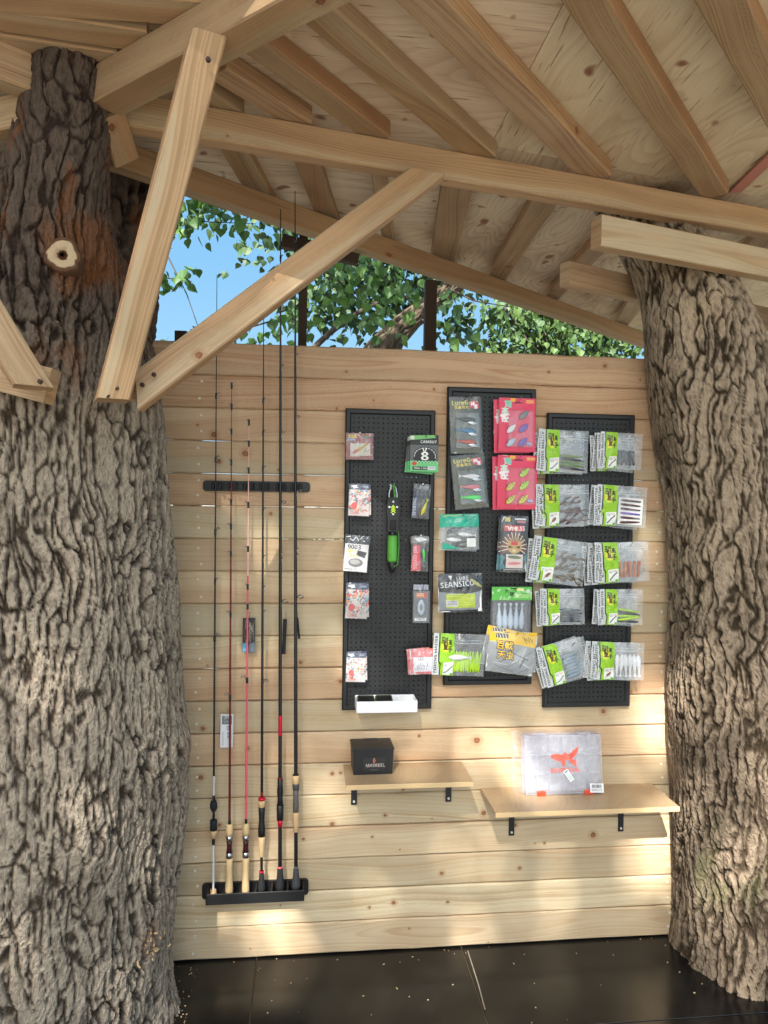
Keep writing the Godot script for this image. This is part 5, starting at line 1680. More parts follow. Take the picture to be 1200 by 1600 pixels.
func lure(kind: String, size: float) -> Geo:
	# small soft or hard baits, lying along x
	var g := Geo.new()
	var a := Vector3(-size / 2, 0, 0)
	var b := Vector3(size / 2, 0, 0)
	match kind:
		"worm":
			g.lathe(a, b, [[0, 0.0002], [0.03, size * 0.045], [0.2, size * 0.062], [0.5, size * 0.055], [0.8, size * 0.042], [0.97, size * 0.03], [1, 0.0002]], 8)
		"tube":
			g.lathe(a, b, [[0, 0.0002], [0.02, size * 0.085], [0.3, size * 0.1], [0.75, size * 0.1], [0.98, size * 0.11], [1, 0.0002]], 8)
		"minnow", "hard":
			g.lathe(a, b, [[0, 0.0002], [0.06, size * 0.06], [0.25, size * 0.125], [0.5, size * 0.11], [0.75, size * 0.05], [0.84, size * 0.03], [0.86, size * 0.02], [1, 0.0002]], 8, 0.7 if kind == "minnow" else 0.55)
			g.tri(b + Vector3(-size * 0.18, 0, 0), b + Vector3(0, size * 0.09, 0.001), b + Vector3(-size * 0.04, 0, 0))
			g.tri(b + Vector3(-size * 0.18, 0, 0), b + Vector3(-size * 0.04, 0, 0), b + Vector3(0, -size * 0.09, 0.001))
		"shad":   # a paddle-tailed body
			g.lathe(a, b, [[0, 0.0002], [0.05, size * 0.07], [0.22, size * 0.12], [0.45, size * 0.1], [0.7, size * 0.05], [0.85, size * 0.025], [0.9, size * 0.05], [0.97, size * 0.07], [1, 0.0002]], 8, 0.75)
		"craw":
			g.lathe(a, b, [[0, 0.0002], [0.08, size * 0.06], [0.4, size * 0.09], [0.55, size * 0.07], [0.6, 0.0002]], 8)
			for s in [-1, 1]:
				g.tube([Vector3(size * 0.05, s * size * 0.04, 0), Vector3(size * 0.25, s * size * 0.16, 0.001), Vector3(size * 0.48, s * size * 0.12, 0)], size * 0.035, 6, size * 0.06)
		"spoon":
			g.lathe(a, b, [[0, 0.0002], [0.1, size * 0.13], [0.4, size * 0.24], [0.7, size * 0.18], [1, 0.0002]], 10, 0.3)
	return g


func bait(parent: Node3D, kind: String, size: float, at: Vector3, turn: float, m: String):
	var key := kind + str(snappedf(size, 0.001))
	if not shared.has(key): shared[key] = lure(kind, size).mesh()
	var o := part("bait", shared[key], M[m], parent)
	o.position = at
	o.rotation.z = turn
	return o


func treble(parent: Node3D, at: Vector3, size: float):
	if not shared.has("treble"):
		var g := Geo.new()
		for s in [-1, 1]:
			var path := []
			for k in 9:
				var a := PI * k / 8
				path.append(Vector3(s * (0.5 - cos(a) * 0.5), -sin(a) * 0.6, 0))
			path.push_front(Vector3(0, 0.9, 0))
			path.append(Vector3(s, 0.35, 0))
			g.tube(path, 0.08, 5, 0.05)
		shared.treble = g.mesh()
	var o := part("hook", shared.treble, M.steel, parent)
	o.position = at
	o.scale = Vector3.ONE * size


func label_print(variant: int) -> Image:
	# the left part of a lime bag: silver edge lettered upwards, brush characters, a small picture card
	var im := canvas(192, 288, srgb(146, 198, 34))
	im.fill_rect(Rect2i(0, 0, 48, 288), srgb(206, 208, 212))
	poly(im, [Vector2(48, 0), Vector2(60, 0), Vector2(60, 190), Vector2(74, 206), Vector2(74, 288), Vector2(64, 288), Vector2(64, 210), Vector2(48, 194)], srgb(34, 36, 34))
	poly(im, [Vector2(64, 214), Vector2(64, 288), Vector2(30, 288), Vector2(48, 240)], srgb(206, 208, 212))
	letters(im, "FISHING MASTER", Vector2(36, 276), 23, srgb(30, 30, 34), -PI / 2, 1.0)
	oval(im, Vector2(112, 84), Vector2(40, 46), srgb(214, 216, 40))
	oval(im, Vector2(106, 92), Vector2(24, 26), srgb(236, 222, 60))
	var ink := srgb(26, 26, 22)
	brush(im, "horse", Vector2(72, 22), 58, 7, ink)
	brush(im, "fish", Vector2(92, 72), 40, 6, ink)
	brush(im, "high", Vector2(134, 40), 36, 5, ink)
	brush(im, "hand", Vector2(132, 82), 44, 6, ink)
	for k in 5:
		poly(im, [Vector2(76, 160 + k * 24), Vector2(100 + k * 9, 150 + k * 22), Vector2(110, 158 + k * 24)], srgb(168, 214, 60))
	poly(im, [Vector2(98, 198), Vector2(188, 190), Vector2(188, 282), Vector2(98, 284)], srgb(236, 238, 236))
	small_print(im, Rect2i(106, 206, 30, 22), 3, srgb(60, 60, 64))
	small_print(im, Rect2i(142, 202, 34, 14), 2, srgb(206, 70, 60))
	if variant == 0:
		stroke(im, [Vector2(112, 272), Vector2(140, 244), Vector2(176, 218)], 9, srgb(84, 70, 74))
	elif variant == 1:
		stroke(im, [Vector2(108, 270), Vector2(132, 262), Vector2(176, 226)], 6, srgb(52, 58, 74))
	else:
		oval(im, Vector2(142, 244), Vector2(26, 12), srgb(150, 96, 88), -0.6)
		stroke(im, [Vector2(120, 262), Vector2(110, 276)], 4, srgb(150, 96, 88))
	oval(im, Vector2(174, 276), Vector2(13, 8), srgb(92, 170, 60))
	return im


func lime_bag(label: String, group: String, variant: int, kind: String, color: String, count: int, w: float, h: float, front: bool, s: int) -> Node3D:
	# a clear zip bag with a lime label printed over its left part and soft baits inside
	var t := thing("bait_bag", label, "bait bag", Vector3.ZERO, group)
	var cut := 0.40
	part("film", sheet(w, h, 0.0075, 0.0042, s, 0, 1, 0, 1, 0.0, 21, 15), M.film, t)
	part("back_film", sheet(w, h, 0.004, 0.002, s, 0, 1, 0, 1, 0, 7, 6, -1.0), M.film, t)
	part("printed_label", sheet(w, h, 0.0075, 0.0042, s, 0.004, cut, 0.004, 0.996, 0.0007, 9, 15), M["print_lime_%d" % variant], t)
	part("zip_seal", sheet(w, h, 0.0075, 0.0042, s, cut, 0.997, 0.775, 0.80, 0.0011, 12, 2), M.zip_seal, t)
	part("zip_seal", sheet(w, h, 0.0075, 0.0042, s, cut, 0.997, 0.84, 0.858, 0.0011, 12, 2), M.zip_seal, t)
	if not front: return t
	var r := RandomNumberGenerator.new()
	r.seed = s
	var x0 := w * (cut - 0.5) + w * 0.02
	var x1 := w * 0.44
	var y0 := -h * 0.43
	var y1 := h * 0.22
	match kind:
		"worm":
			for k in count:
				bait(t, "worm", (x1 - x0) * 0.98, Vector3((x0 + x1) / 2 - 0.002 + r.randf_range(-0.004, 0.004), lerpf(y0 + 0.004, (y0 + y1) * 0.5 + 0.01, k / float(count)), 0.0005 + 0.001 * (k % 2)), r.randf_range(-0.16, 0.16), color if k % 3 else "lure_black")
		"tube":
			for k in count:
				bait(t, "tube", h * 0.40, Vector3(lerpf(x0 + 0.006, x0 + (x1 - x0) * 0.72, k / float(count - 1)), y0 + h * 0.24, 0.0005 + 0.001 * (k % 2)), PI / 2 + r.randf_range(-0.22, 0.22), color)
		"minnow":
			for k in count:
				bait(t, "minnow", (x1 - x0) * 0.78, Vector3(x0 + (x1 - x0) * 0.42, lerpf(y0 + 0.01, y1 - h * 0.08, k / float(count - 1)), 0.0005 + 0.001 * (k % 2)), r.randf_range(-0.08, 0.14), color)
		"shad":
			for k in count:
				bait(t, "shad", h * 0.62, Vector3(lerpf(x0 + 0.008, x1 - 0.008, k / float(count - 1)), y0 + h * 0.31, 0.001), -PI / 2 + r.randf_range(-0.1, 0.1), color)
		"craw":
			for k in count:
				bait(t, "craw", (x1 - x0) * 0.62, Vector3(lerpf(x0 + 0.018, x1 - 0.022, (k % 3) / 2.0), lerpf(y0 + 0.012, y1 - 0.022, (k / 3) / 2.0), 0.0008 * (k % 2)), r.randf_range(-0.6, 0.6), color)
		"tray":
			var g := Geo.new()
			g.box(Vector3((x0 + x1) / 2, (y0 + y1) / 2 - 0.002, 0.001), Vector3((x1 - x0) * 0.94, (y1 - y0) * 1.02, 0.003), 0.001)
			part("inner_card", g, M.paper, t)
			for k in count:
				bait(t, "worm", (x1 - x0) * 0.78, Vector3((x0 + x1) / 2, lerpf(y0 + 0.006, y1 - 0.012, k / float(count - 1)), 0.0045), r.randf_range(-0.07, 0.07), color if k in [0, count - 1] else "lure_violet" if k == 2 else color)
	return t


func bag_stack(what: String, where: String, variant: int, kind: String, color: String, count: int, deep: int, turn: float, s: int, cx: float, cy: float, w: float, h: float):
	var place := ["front", "second", "third", "fourth", "fifth"]
	var group := "stacked bags of " + what
	var z := 0.072
	var lean := [0.0, -0.05, 0.06, -0.09, 0.04]
	for k in deep:
		var last := k == deep - 1 and k > 0
		var word: String = "front zip bag" if k == 0 else ("hindmost zip bag" if last else place[k] + " zip bag")
		var t := lime_bag("%s of the lime-labelled %s, %s" % [word, what, where], group, variant, kind, color, count, w * 0.95, h, k == 0, s + k * 3)
		t.rotation.z = turn + lean[k] * (1.0 if s % 2 else -1.0) * 0.8
		t.rotation.x = -0.04
		t.rotation.y = 0.05 * (1 if k % 2 else -1)
		t.position = Vector3(cx - 0.0085 * k, cy - 0.003 * k + 0.002 * (k % 2), z - 0.0118 * k)
	hook("wire hook holding the bags of " + what, cx + w * 0.12, cy + h * 0.40, 0.068)


func flat_pack(called: String, label: String, category: String, group: String, m: Material, cx: float, cy: float, w: float, h: float, z: float, turn: float, thick: float, film := true) -> Node3D:
	# a printed card or sachet, its print on the front
	var t := thing(called, label, category, Vector3(cx, cy, z), group)
	t.rotation.z = turn
	t.rotation.x = -0.03
	part("printed_front", sheet(w, h, thick, thick * 0.5, int(cx * 900 + cy * 70), 0, 1, 0, 1, 0.0004, 9, 9), m, t)
	part("back", sheet(w, h, thick * 0.6, thick * 0.2, int(cx * 900), 0, 1, 0, 1, -0.0004, 6, 6, -1.0), M.paper, t)
	if film:
		part("film", sheet(w * 1.06, h * 1.03, thick * 1.5, thick, int(cx * 500 + 7), 0, 1, 0, 1, 0.002, 13, 11), M.crisp_film, t)
	return t


func hook_print(s: int, head: Color) -> Image:
	# navy-headed sachet: hooks and small lures in red, orange and grey on white
	var r := RandomNumberGenerator.new()
	r.seed = s
	var im := canvas(128, 192, srgb(196, 184, 182))
	for k in 90:
		var p := Vector2(r.randf() * 128, 36 + pow(r.randf(), 1.3) * 130)
		oval(im, p, Vector2(r.randf_range(4, 13), r.randf_range(3, 7)), [srgb(196, 64, 60), srgb(224, 136, 72), srgb(150, 160, 170), srgb(90, 140, 160), srgb(214, 200, 190), srgb(110, 90, 90)][r.randi() % 6], r.randf() * 3)
	for k in 12:
		var p := Vector2(r.randf() * 118, 50 + r.randf() * 110)
		var path := []
		for q in 8: path.append(p + Vector2(cos(q * 0.6), sin(q * 0.6)) * 11)
		stroke(im, path, 2.2, srgb(70, 70, 78))
	oval(im, Vector2(34, 132), Vector2(18, 22), srgb(206, 60, 62))
	letters(im, "LURE", Vector2(12, 182), 16, srgb(190, 70, 60))
	im.fill_rect(Rect2i(0, 0, 128, 32), head)
	poly(im, [Vector2(10, 8), Vector2(48, 6), Vector2(44, 16), Vector2(56, 20), Vector2(24, 26), Vector2(28, 17), Vector2(12, 18)], srgb(236, 238, 244))
	small_print(im, Rect2i(84, 10, 34, 12), 2, srgb(200, 206, 220))
	return im


func build_board_one():
	var im := canvas(160, 160, srgb(150, 82, 86))
	for k in 90:
		oval(im, Vector2(rng.randf() * 160, rng.randf() * 160), Vector2(rng.randf_range(3, 9), rng.randf_range(2, 6)), [srgb(196, 180, 160), srgb(130, 60, 66), srgb(206, 150, 140), srgb(112, 100, 84)][rng.randi() % 4], rng.randf() * 3)
	im.fill_rect(Rect2i(14, 8, 46, 22), srgb(222, 190, 40))
	letters(im, "JIG", Vector2(20, 27), 16, srgb(70, 44, 26))
	im.fill_rect(Rect2i(8, 34, 40, 12), srgb(120, 170, 206))
	im.fill_rect(Rect2i(90, 12, 60, 20), srgb(120, 106, 84))
	poly(im, [Vector2(24, 64), Vector2(140, 60), Vector2(144, 136), Vector2(24, 140)], srgb(206, 198, 186))
	tex_mat("print_jig", im, 0.3)
	var t := flat_pack("hook_card", "reddish patterned card of jig hooks with a yellow corner, topmost of its column", "hook packet", "hook packets on the first pegboard", M.print_jig, 0.1812, 1.8299, 0.0948, 0.0922, 0.05, 0.0, 0.004)
	bait(t, "hard", 0.036, Vector3(-0.01, -0.015, 0.007), 0.6, "lure_rose")
	bait(t, "worm", 0.05, Vector3(0.012, -0.002, 0.007), 0.65, "gold")
	treble(t, Vector3(0.022, -0.012, 0.008), 0.008)
	hook("wire hook holding the reddish jig card", 0.1850, 1.8784, 0.045)
	for k in 3:
		tex_mat("print_sachet_%d" % k, hook_print(800 + k * 7, srgb(28, 38, 72)), 0.32)
	var spot := ["hanging just above the black-headed sachet", "hanging just below the black-headed sachet", "lowest of its column above the white tray"]
	var pos := [[0.1814, 1.6408, 0.0723, 0.1104], [0.1776, 1.2850, 0.0758, 0.1222], [0.1778, 1.0506, 0.0680, 0.1021]]
	for k in 3:
		for d in 2:
			var q: Array = pos[k]
			var p := [q[0], q[1], q[2], q[3]]
			flat_pack("hook_sachet", "navy-headed red hook sachet, %s of pair %s" % [["front", "rear"][d], spot[k]], "hook packet", "hook packets on the first pegboard", M["print_sachet_%d" % k], p[0] + d * 0.006, p[1] + d * 0.003, p[2], p[3], 0.052 - d * 0.008, [-0.03, -0.04, -0.03][k] + d * 0.05, 0.003, d == 0)
		hook("wire hook holding the navy-headed sachets " + spot[k], pos[k][0], pos[k][1] + pos[k][3] * 0.44, 0.05)
	im = canvas(128, 200, srgb(214, 210, 214))
	im.fill_rect(Rect2i(0, 0, 128, 46), srgb(24, 24, 28))
	for k in 7: stroke(im, [Vector2(6 + k * 18, 10 + (k % 3) * 9), Vector2(24 + k * 16, 6 + (k % 2) * 22)], 4, srgb(226, 226, 230))
	letters(im, "9003", Vector2(14, 76), 25, srgb(30, 30, 34), 0, 0.95)
	poly(im, [Vector2(70, 80), Vector2(120, 90), Vector2(110, 122), Vector2(64, 108)], srgb(40, 40, 46))
	letters(im, "Spin", Vector2(12, 98), 18, srgb(196, 186, 30), 0.05)
	letters(im, "Bait", Vector2(26, 118), 18, srgb(196, 186, 30), 0.05)
	oval(im, Vector2(64, 150), Vector2(40, 24), srgb(110, 110, 112))
	oval(im, Vector2(60, 146), Vector2(28, 14), srgb(170, 168, 166))
	small_print(im, Rect2i(8, 186, 40, 8), 1, srgb(60, 60, 60))
	tex_mat("print_9003", im, 0.32)
	t = flat_pack("lure_sachet", "black-headed white sachet numbered 9003 with a grey metal lure", "hook packet", "hook packets on the first pegboard", M.print_9003, 0.1737, 1.4523, 0.0836, 0.1264, 0.052, -0.075, 0.004)
	hook("wire hook holding the black-headed 9003 sachet", 0.1853, 1.5111, 0.05)
	# braided line in card boxes
	im = canvas(176, 240, srgb(96, 98, 100))
	im.fill_rect(Rect2i(0, 0, 176, 66), srgb(34, 35, 36))
	poly(im, [Vector2(0, 6), Vector2(150, 0), Vector2(160, 18), Vector2(60, 30), Vector2(0, 34)], srgb(120, 190, 110))
	im.fill_rect(Rect2i(0, 8, 26, 24), srgb(210, 222, 200))
	letters(im, "CAMBUT", Vector2(62, 54), 18, srgb(230, 230, 230))
	oval(im, Vector2(92, 140), Vector2(74, 62), srgb(28, 29, 30))
	for k in 11:
		var a := PI + PI * k / 10
		stroke(im, [Vector2(92, 142) + Vector2(cos(a) * 66, sin(a) * 56), Vector2(92, 142) + Vector2(cos(a + 0.16) * 66, sin(a + 0.16) * 56)], 5, srgb(220, 222, 218))
	letters(im, "V", Vector2(74, 116), 30, srgb(240, 240, 236), 0, 1.25)
	letters(im, "8", Vector2(64, 166), 54, srgb(240, 240, 236), 0, 1.35)
	im.fill_rect(Rect2i(0, 170, 176, 70), srgb(110, 200, 130))
	for k in 14:
		for j in 2: im.fill_rect(Rect2i(34 + k * 10, 170 + j * 10 + (k % 2) * 0, 5, 5), srgb(30, 32, 32) if (k + j) % 2 else srgb(220, 230, 220))
	oval(im, Vector2(28, 188), Vector2(15, 13), srgb(206, 60, 52))
	im.fill_rect(Rect2i(16, 208, 92, 22), srgb(24, 26, 26))
	letters(im, "100m 1.0mm", Vector2(22, 225), 13, srgb(230, 230, 230), 0, 0.9)
	im.fill_rect(Rect2i(112, 206, 46, 22), srgb(224, 224, 228))
	small_print(im, Rect2i(116, 210, 38, 14), 2, srgb(90, 90, 96))
	tex_mat("print_line", im, 0.4)
	for d in 3:
		var p := [0.4086, 1.8096, 0.1011, 0.1292]
		t = thing("line_box", "black and green V8 line packet, %s of the three on one hook" % ["foremost", "middle", "rearmost"][d], "line packet", Vector3(p[0] - d * 0.005, p[1] - d * 0.003, 0.062 - d * 0.014), "line packets on one hook")
		t.rotation.z = [0.0, -0.04, -0.08][d]
		var g := Geo.new()
		g.box(Vector3(0, -0.012, 0), Vector3(p[2] * 0.98, p[3] * 0.78, 0.011), 0.001)
		part("box", g, M.bag_green if d else M.peg_black, t)
		g = Geo.new()
		var hw: float = p[2] / 2
		var hh: float = p[3] / 2
		g.quad(Vector3(-hw, -hh, 0.0062), Vector3(-hw, hh, 0.0062), Vector3(hw, hh, 0.0062), Vector3(hw, -hh, 0.0062), Vector2(0, 1), Vector2(0, 0), Vector2(1, 0), Vector2(1, 1))
		g.quad(Vector3(hw, -hh, 0.0055), Vector3(hw, hh, 0.0055), Vector3(-hw, hh, 0.0055), Vector3(-hw, -hh, 0.0055), Vector2(1, 1), Vector2(1, 0), Vector2(0, 0), Vector2(0, 1))
		part("printed_card", g, M.print_line, t)
	hook("wire hook holding the V8 line packets", 0.4114, 1.8648, 0.07)
	# the lure in a narrow clear sachet
	im = canvas(100, 200, srgb(52, 54, 62))
	im.fill_rect(Rect2i(0, 40, 30, 160), srgb(48, 54, 92))
	letters(im, "SINKING", Vector2(20, 186), 18, srgb(200, 204, 220), -PI / 2)
	for k in 9: stroke(im, [Vector2(36 + rng.randf() * 60, rng.randf() * 190), Vector2(36 + rng.randf() * 60, rng.randf() * 190)], 2, srgb(120, 122, 126))
	small_print(im, Rect2i(34, 10, 56, 20), 3, srgb(190, 190, 196))
	tex_mat("print_sinking", im, 0.3)
	t = flat_pack("lure_sachet", "narrow dark sachet with a blue edge holding a gold minnow lure", "lure packet", "lure packets on the first pegboard", M.print_sinking, 0.4026, 1.6393, 0.0599, 0.1206, 0.052, -0.06, 0.004)
	bait(t, "hard", 0.062, Vector3(0.012, -0.02, 0.009), 1.25, "lure_yellow")
	treble(t, Vector3(0.014, 0.012, 0.009), 0.007)
	hook("wire hook holding the gold lure sachet", 0.4132, 1.6998, 0.05)
	im = canvas(100, 200, srgb(70, 64, 66))
	poly(im, [Vector2(8, 50), Vector2(48, 50), Vector2(58, 200), Vector2(0, 200)], srgb(214, 84, 100))
	letters(im, "SQUID JIG", Vector2(40, 190), 20, srgb(236, 190, 196), -PI / 2 - 0.05)
	im.fill_rect(Rect2i(0, 0, 100, 40), srgb(120, 116, 116))
	poly(im, [Vector2(10, 12), Vector2(60, 4), Vector2(92, 18), Vector2(40, 34)], srgb(226, 226, 228))
	poly(im, [Vector2(60, 190), Vector2(80, 200), Vector2(98, 186), Vector2(98, 196), Vector2(80, 200), Vector2(60, 200)], srgb(206, 60, 70))
	tex_mat("print_squid", im, 0.3)
	for d in 2:
		t = flat_pack("lure_sachet", "pink and clear sachet with a green squid lure, %s of two" % ["front", "rear"][d], "lure packet", "lure packets on the first pegboard", M.print_squid, 0.4001, 1.4536, 0.0587, 0.1231, 0.053 - d * 0.009, -0.03 + d * 0.08, 0.004, d == 0)
		if d == 0:
			bait(t, "shad", 0.045, Vector3(0.013, -0.006, 0.009), -1.5, "lure_neon")
			treble(t, Vector3(0.013, -0.042, 0.009), 0.006)
	hook("wire hook holding the pink squid lure sachets", 0.4090, 1.5152, 0.05)
	# the clear upright box
	var p := [0.4085, 1.2733, 0.0611, 0.1371]
	t = thing("lure_box", "small clear upright box with a white oval lure and an orange label", "lure packet", Vector3(p[0], p[1] - p[3] / 2, 0.035), "lure packets on the first pegboard")
	var g := Geo.new()
	g.box(Vector3(0, p[3] * 0.43, 0.010), Vector3(p[2], p[3] * 0.84, 0.024), 0.002)
	part("case", g, M.clear_plastic, t)
	g = Geo.new()
	g.box(Vector3(0, p[3] * 0.93, 0.002), Vector3(p[2] * 0.9, p[3] * 0.14, 0.0015), 0.0004)
	part("hang_tab", g, M.frosted_plastic, t)
	im = canvas(96, 160, srgb(96, 98, 102))
	im.fill_rect(Rect2i(18, 4, 70, 26), srgb(206, 110, 60))
	im.fill_rect(Rect2i(70, 4, 18, 22), srgb(200, 60, 50))
	small_print(im, Rect2i(22, 8, 44, 18), 2, srgb(250, 230, 200))
	im.fill_rect(Rect2i(10, 140, 76, 16), srgb(236, 236, 238))
	letters(im, "TANTO", Vector2(20, 154), 13, srgb(60, 60, 60))
	g = Geo.new()
	var hx: float = p[2] * 0.43
	g.quad(Vector3(-hx, 0.004, 0), Vector3(-hx, p[3] * 0.8, 0), Vector3(hx, p[3] * 0.8, 0), Vector3(hx, 0.004, 0), Vector2(0, 1), Vector2(0, 0), Vector2(1, 0), Vector2(1, 1))
	part("inner_card", g, tex_mat("print_box", im, 0.5), t)
	g = Geo.new()
	g.lathe(Vector3(0, p[3] * 0.2, 0.008), Vector3(0, p[3] * 0.62, 0.008), [[0, 0.0001], [0.08, 0.008], [0.3, 0.0135], [0.7, 0.013], [0.93, 0.007], [1, 0.0001]], 12, 0.4)
	var sp := part("bait", g, M.lure_pearl, t)
	g = Geo.new()
	g.lathe(Vector3(0, p[3] * 0.30, 0.0115), Vector3(0, p[3] * 0.52, 0.0115), [[0, 0.0001], [0.1, 0.004], [0.5, 0.0075], [0.9, 0.004], [1, 0.0001]], 10, 0.45)
	part("eye_ring", g, M.lure_grey, sp)
	hook("wire hook holding the clear upright box", 0.4093, 1.3281, 0.05)
	# hooks in small pink bags
	im = canvas(160, 150, srgb(214, 120, 126))
	for k in 30: oval(im, Vector2(rng.randf() * 160, rng.randf() * 150), Vector2(rng.randf_range(6, 16), rng.randf_range(3, 8)), [srgb(232, 170, 172), srgb(200, 96, 104), srgb(240, 206, 206)][k % 3], rng.randf() * 3)
	im.fill_rect(Rect2i(20, 48, 124, 86), srgb(226, 222, 232))
	poly(im, [Vector2(100, 0), Vector2(160, 0), Vector2(160, 30)], srgb(222, 104, 80))
	tex_mat("print_pinkbag", im, 0.28)
	for d in 2:
		t = flat_pack("hook_bag", "small pink bag of treble hooks, %s of the two beside the lime worm bag" % ["front", "rear"][d], "hook packet", "hook packets on the first pegboard", M.print_pinkbag, [0.4160, 0.4022][d], 1.0708, 0.094 - d * 0.012, 0.090, 0.06 - d * 0.01, 0.02 + d * 0.06, 0.005, d == 0)
		if d == 0:
			for k in 4: treble(t, Vector3(-0.022 + k * 0.012, -0.02 + (k % 2) * 0.01, 0.010), 0.009)
			treble(t, Vector3(-0.01, 0.012, 0.010), 0.009)
	hook("wire hook holding the small pink bags", 0.4200, 1.1106, 0.06)
	# the lip gripper
	var a: Vector3 = Vector3(0.3024, 1.3844, 0.0450)
	var b: Vector3 = Vector3(0.2981, 1.6980, 0.0450)
	t = thing("fish_gripper", "black fish gripper with a green foam handle hanging mid-board", "fish gripper", a)
	var up := b - a
	var L := up.length()
	g = Geo.new()
	g.lathe(Vector3(0, 0.0, 0), Vector3(0, L * 0.12, 0), [[0, 0.001], [0.05, 0.008], [0.5, 0.012], [1.0, 0.0165], [1.0, 0.0001]], 12)
	part("butt_cap", g, M.black_plastic, t)
	g = Geo.new()
	g.lathe(Vector3(0, L * 0.12, 0), Vector3(0, L * 0.425, 0), [[0, 0.0001], [0, 0.0165], [0.1, 0.0175], [0.6, 0.0178], [0.95, 0.0172], [1, 0.016], [1, 0.0001]], 14)
	part("handle", g, M.bag_green, t)
	g = Geo.new()
	g.lathe(Vector3(0, L * 0.425, 0), Vector3(0, L * 0.475, 0), [[0, 0.011], [1, 0.012], [1, 0.0001]], 12)
	part("neck", g, M.black_plastic, t)
	g = Geo.new()
	extrude(g, [Vector2(-0.017, L * 0.465), Vector2(0.017, L * 0.465), Vector2(0.0195, L * 0.49), Vector2(0.0185, L * 0.6), Vector2(0.0225, L * 0.68), Vector2(0.0225, L * 0.76), Vector2(0.0185, L * 0.83), Vector2(0.016, L * 0.855), Vector2(-0.016, L * 0.855), Vector2(-0.0185, L * 0.83), Vector2(-0.0225, L * 0.76), Vector2(-0.0225, L * 0.68), Vector2(-0.0185, L * 0.6), Vector2(-0.0195, L * 0.49)], Vector3(), 0.02)
	var body := part("body", g, M.black_plastic, t)
	g = Geo.new()
	g.box(Vector3(0, L * 0.545, 0.0105), Vector3(0.022, L * 0.11, 0.006), 0.0025)
	part("trigger", g, M.soft_black, body)
	for k in 3:
		g = Geo.new()
		var y := L * (0.705 + k * 0.027)
		extrude(g, [Vector2(-0.009, y - 0.007), Vector2(-0.006, y - 0.009), Vector2(0, y - 0.003), Vector2(0.006, y - 0.009), Vector2(0.009, y - 0.007), Vector2(0, y + 0.004)], Vector3(0, 0, 0.0106), 0.001)
		part("chevron", g, M.lime, body)
	for q in [[0, 0.805], [-0.0135, 0.745], [0.0135, 0.745], [0, 0.665]]:
		g = Geo.new()
		g.lathe(Vector3(q[0], L * q[1], 0.009), Vector3(q[0], L * q[1], 0.0112), [[0, 0.0036], [0.9, 0.0036], [1, 0.0001]], 10)
		part("rivet", g, M.white_plastic, body)
	for s in [-1, 1]:
		g = Geo.new()
		g.tube([Vector3(s * 0.014, L * 0.84, 0), Vector3(s * 0.014, L * 0.9, 0), Vector3(s * 0.009, L * 0.97, 0), Vector3(s * 0.001, L * 0.99, 0)], 0.0035, 7, 0.002)
		part("jaw", g, M.steel, t)
	g = Geo.new()
	g.tube([Vector3(0.004, L * 0.85, 0.006), Vector3(0.002, L * 0.93, 0.01), Vector3(-0.003, L * 1.0, 0.008), Vector3(0.001, L * 1.02, 0.0), Vector3(0.006, L * 0.96, 0.004), Vector3(0.007, L * 0.86, 0.006)], 0.0022, 6)
	g.tube([Vector3(0.002, L * 0.06, 0.01), Vector3(0.018, L * 0.1, 0.012), Vector3(0.023, L * 0.3, 0.006), Vector3(0.021, L * 0.47, 0.004)], 0.0013, 5)
	part("lanyard", g, M.bag_green, t).set_meta("kind", "stuff")
	hook("wire hook holding the fish gripper", 0.2970, 1.6957, 0.05)
	# white tray at the foot of the board, with two dark packets in it
	p = [0.2845, 0.9331, 0.2133, 0.0634]
	t = thing("storage_tray", "white open plastic tray clipped to the foot of the first pegboard", "tray", Vector3(p[0], p[1] - 0.03, 0.0185))
	var tw: float = p[2]
	var td := 0.085
	for q in [[Vector3(0, 0.0015, td / 2), Vector3(tw - 0.004, 0.003, td)], [Vector3(0, 0.02, td), Vector3(tw, 0.04, 0.003)], [Vector3(0, 0.02, 0.0015), Vector3(tw, 0.04, 0.003)], [Vector3(-tw / 2 + 0.0015, 0.02, td / 2), Vector3(0.003, 0.04, td - 0.004)], [Vector3(tw / 2 - 0.0015, 0.02, td / 2), Vector3(0.003, 0.04, td - 0.004)]]:
		g = Geo.new()
		g.box(q[0], q[1], 0.0012)
		part("tray_side", g, M.white_plastic, t)
	for k in 2:
		var q := thing("bait_packet", ["dark green packet lying in the white tray at its end", "dark green packet lying in the middle of the white tray"][k], "packet", t.position + Vector3(-tw / 2 + 0.037 + k * 0.064, 0.015, td * 0.48), "packets lying in the white tray")
		g = Geo.new()
		g.box(Vector3(0, 0.012, 0), Vector3(0.06, 0.018, 0.07), 0.004)
		part("packet", g, M.tray_dark, q)
		g = Geo.new()
		g.box(Vector3(0, 0.0218, 0.004), Vector3(0.05, 0.0012, 0.05), 0.0004)
		part("top_label", g, M.black_plastic, q)
		q.rotation.x = 0.28


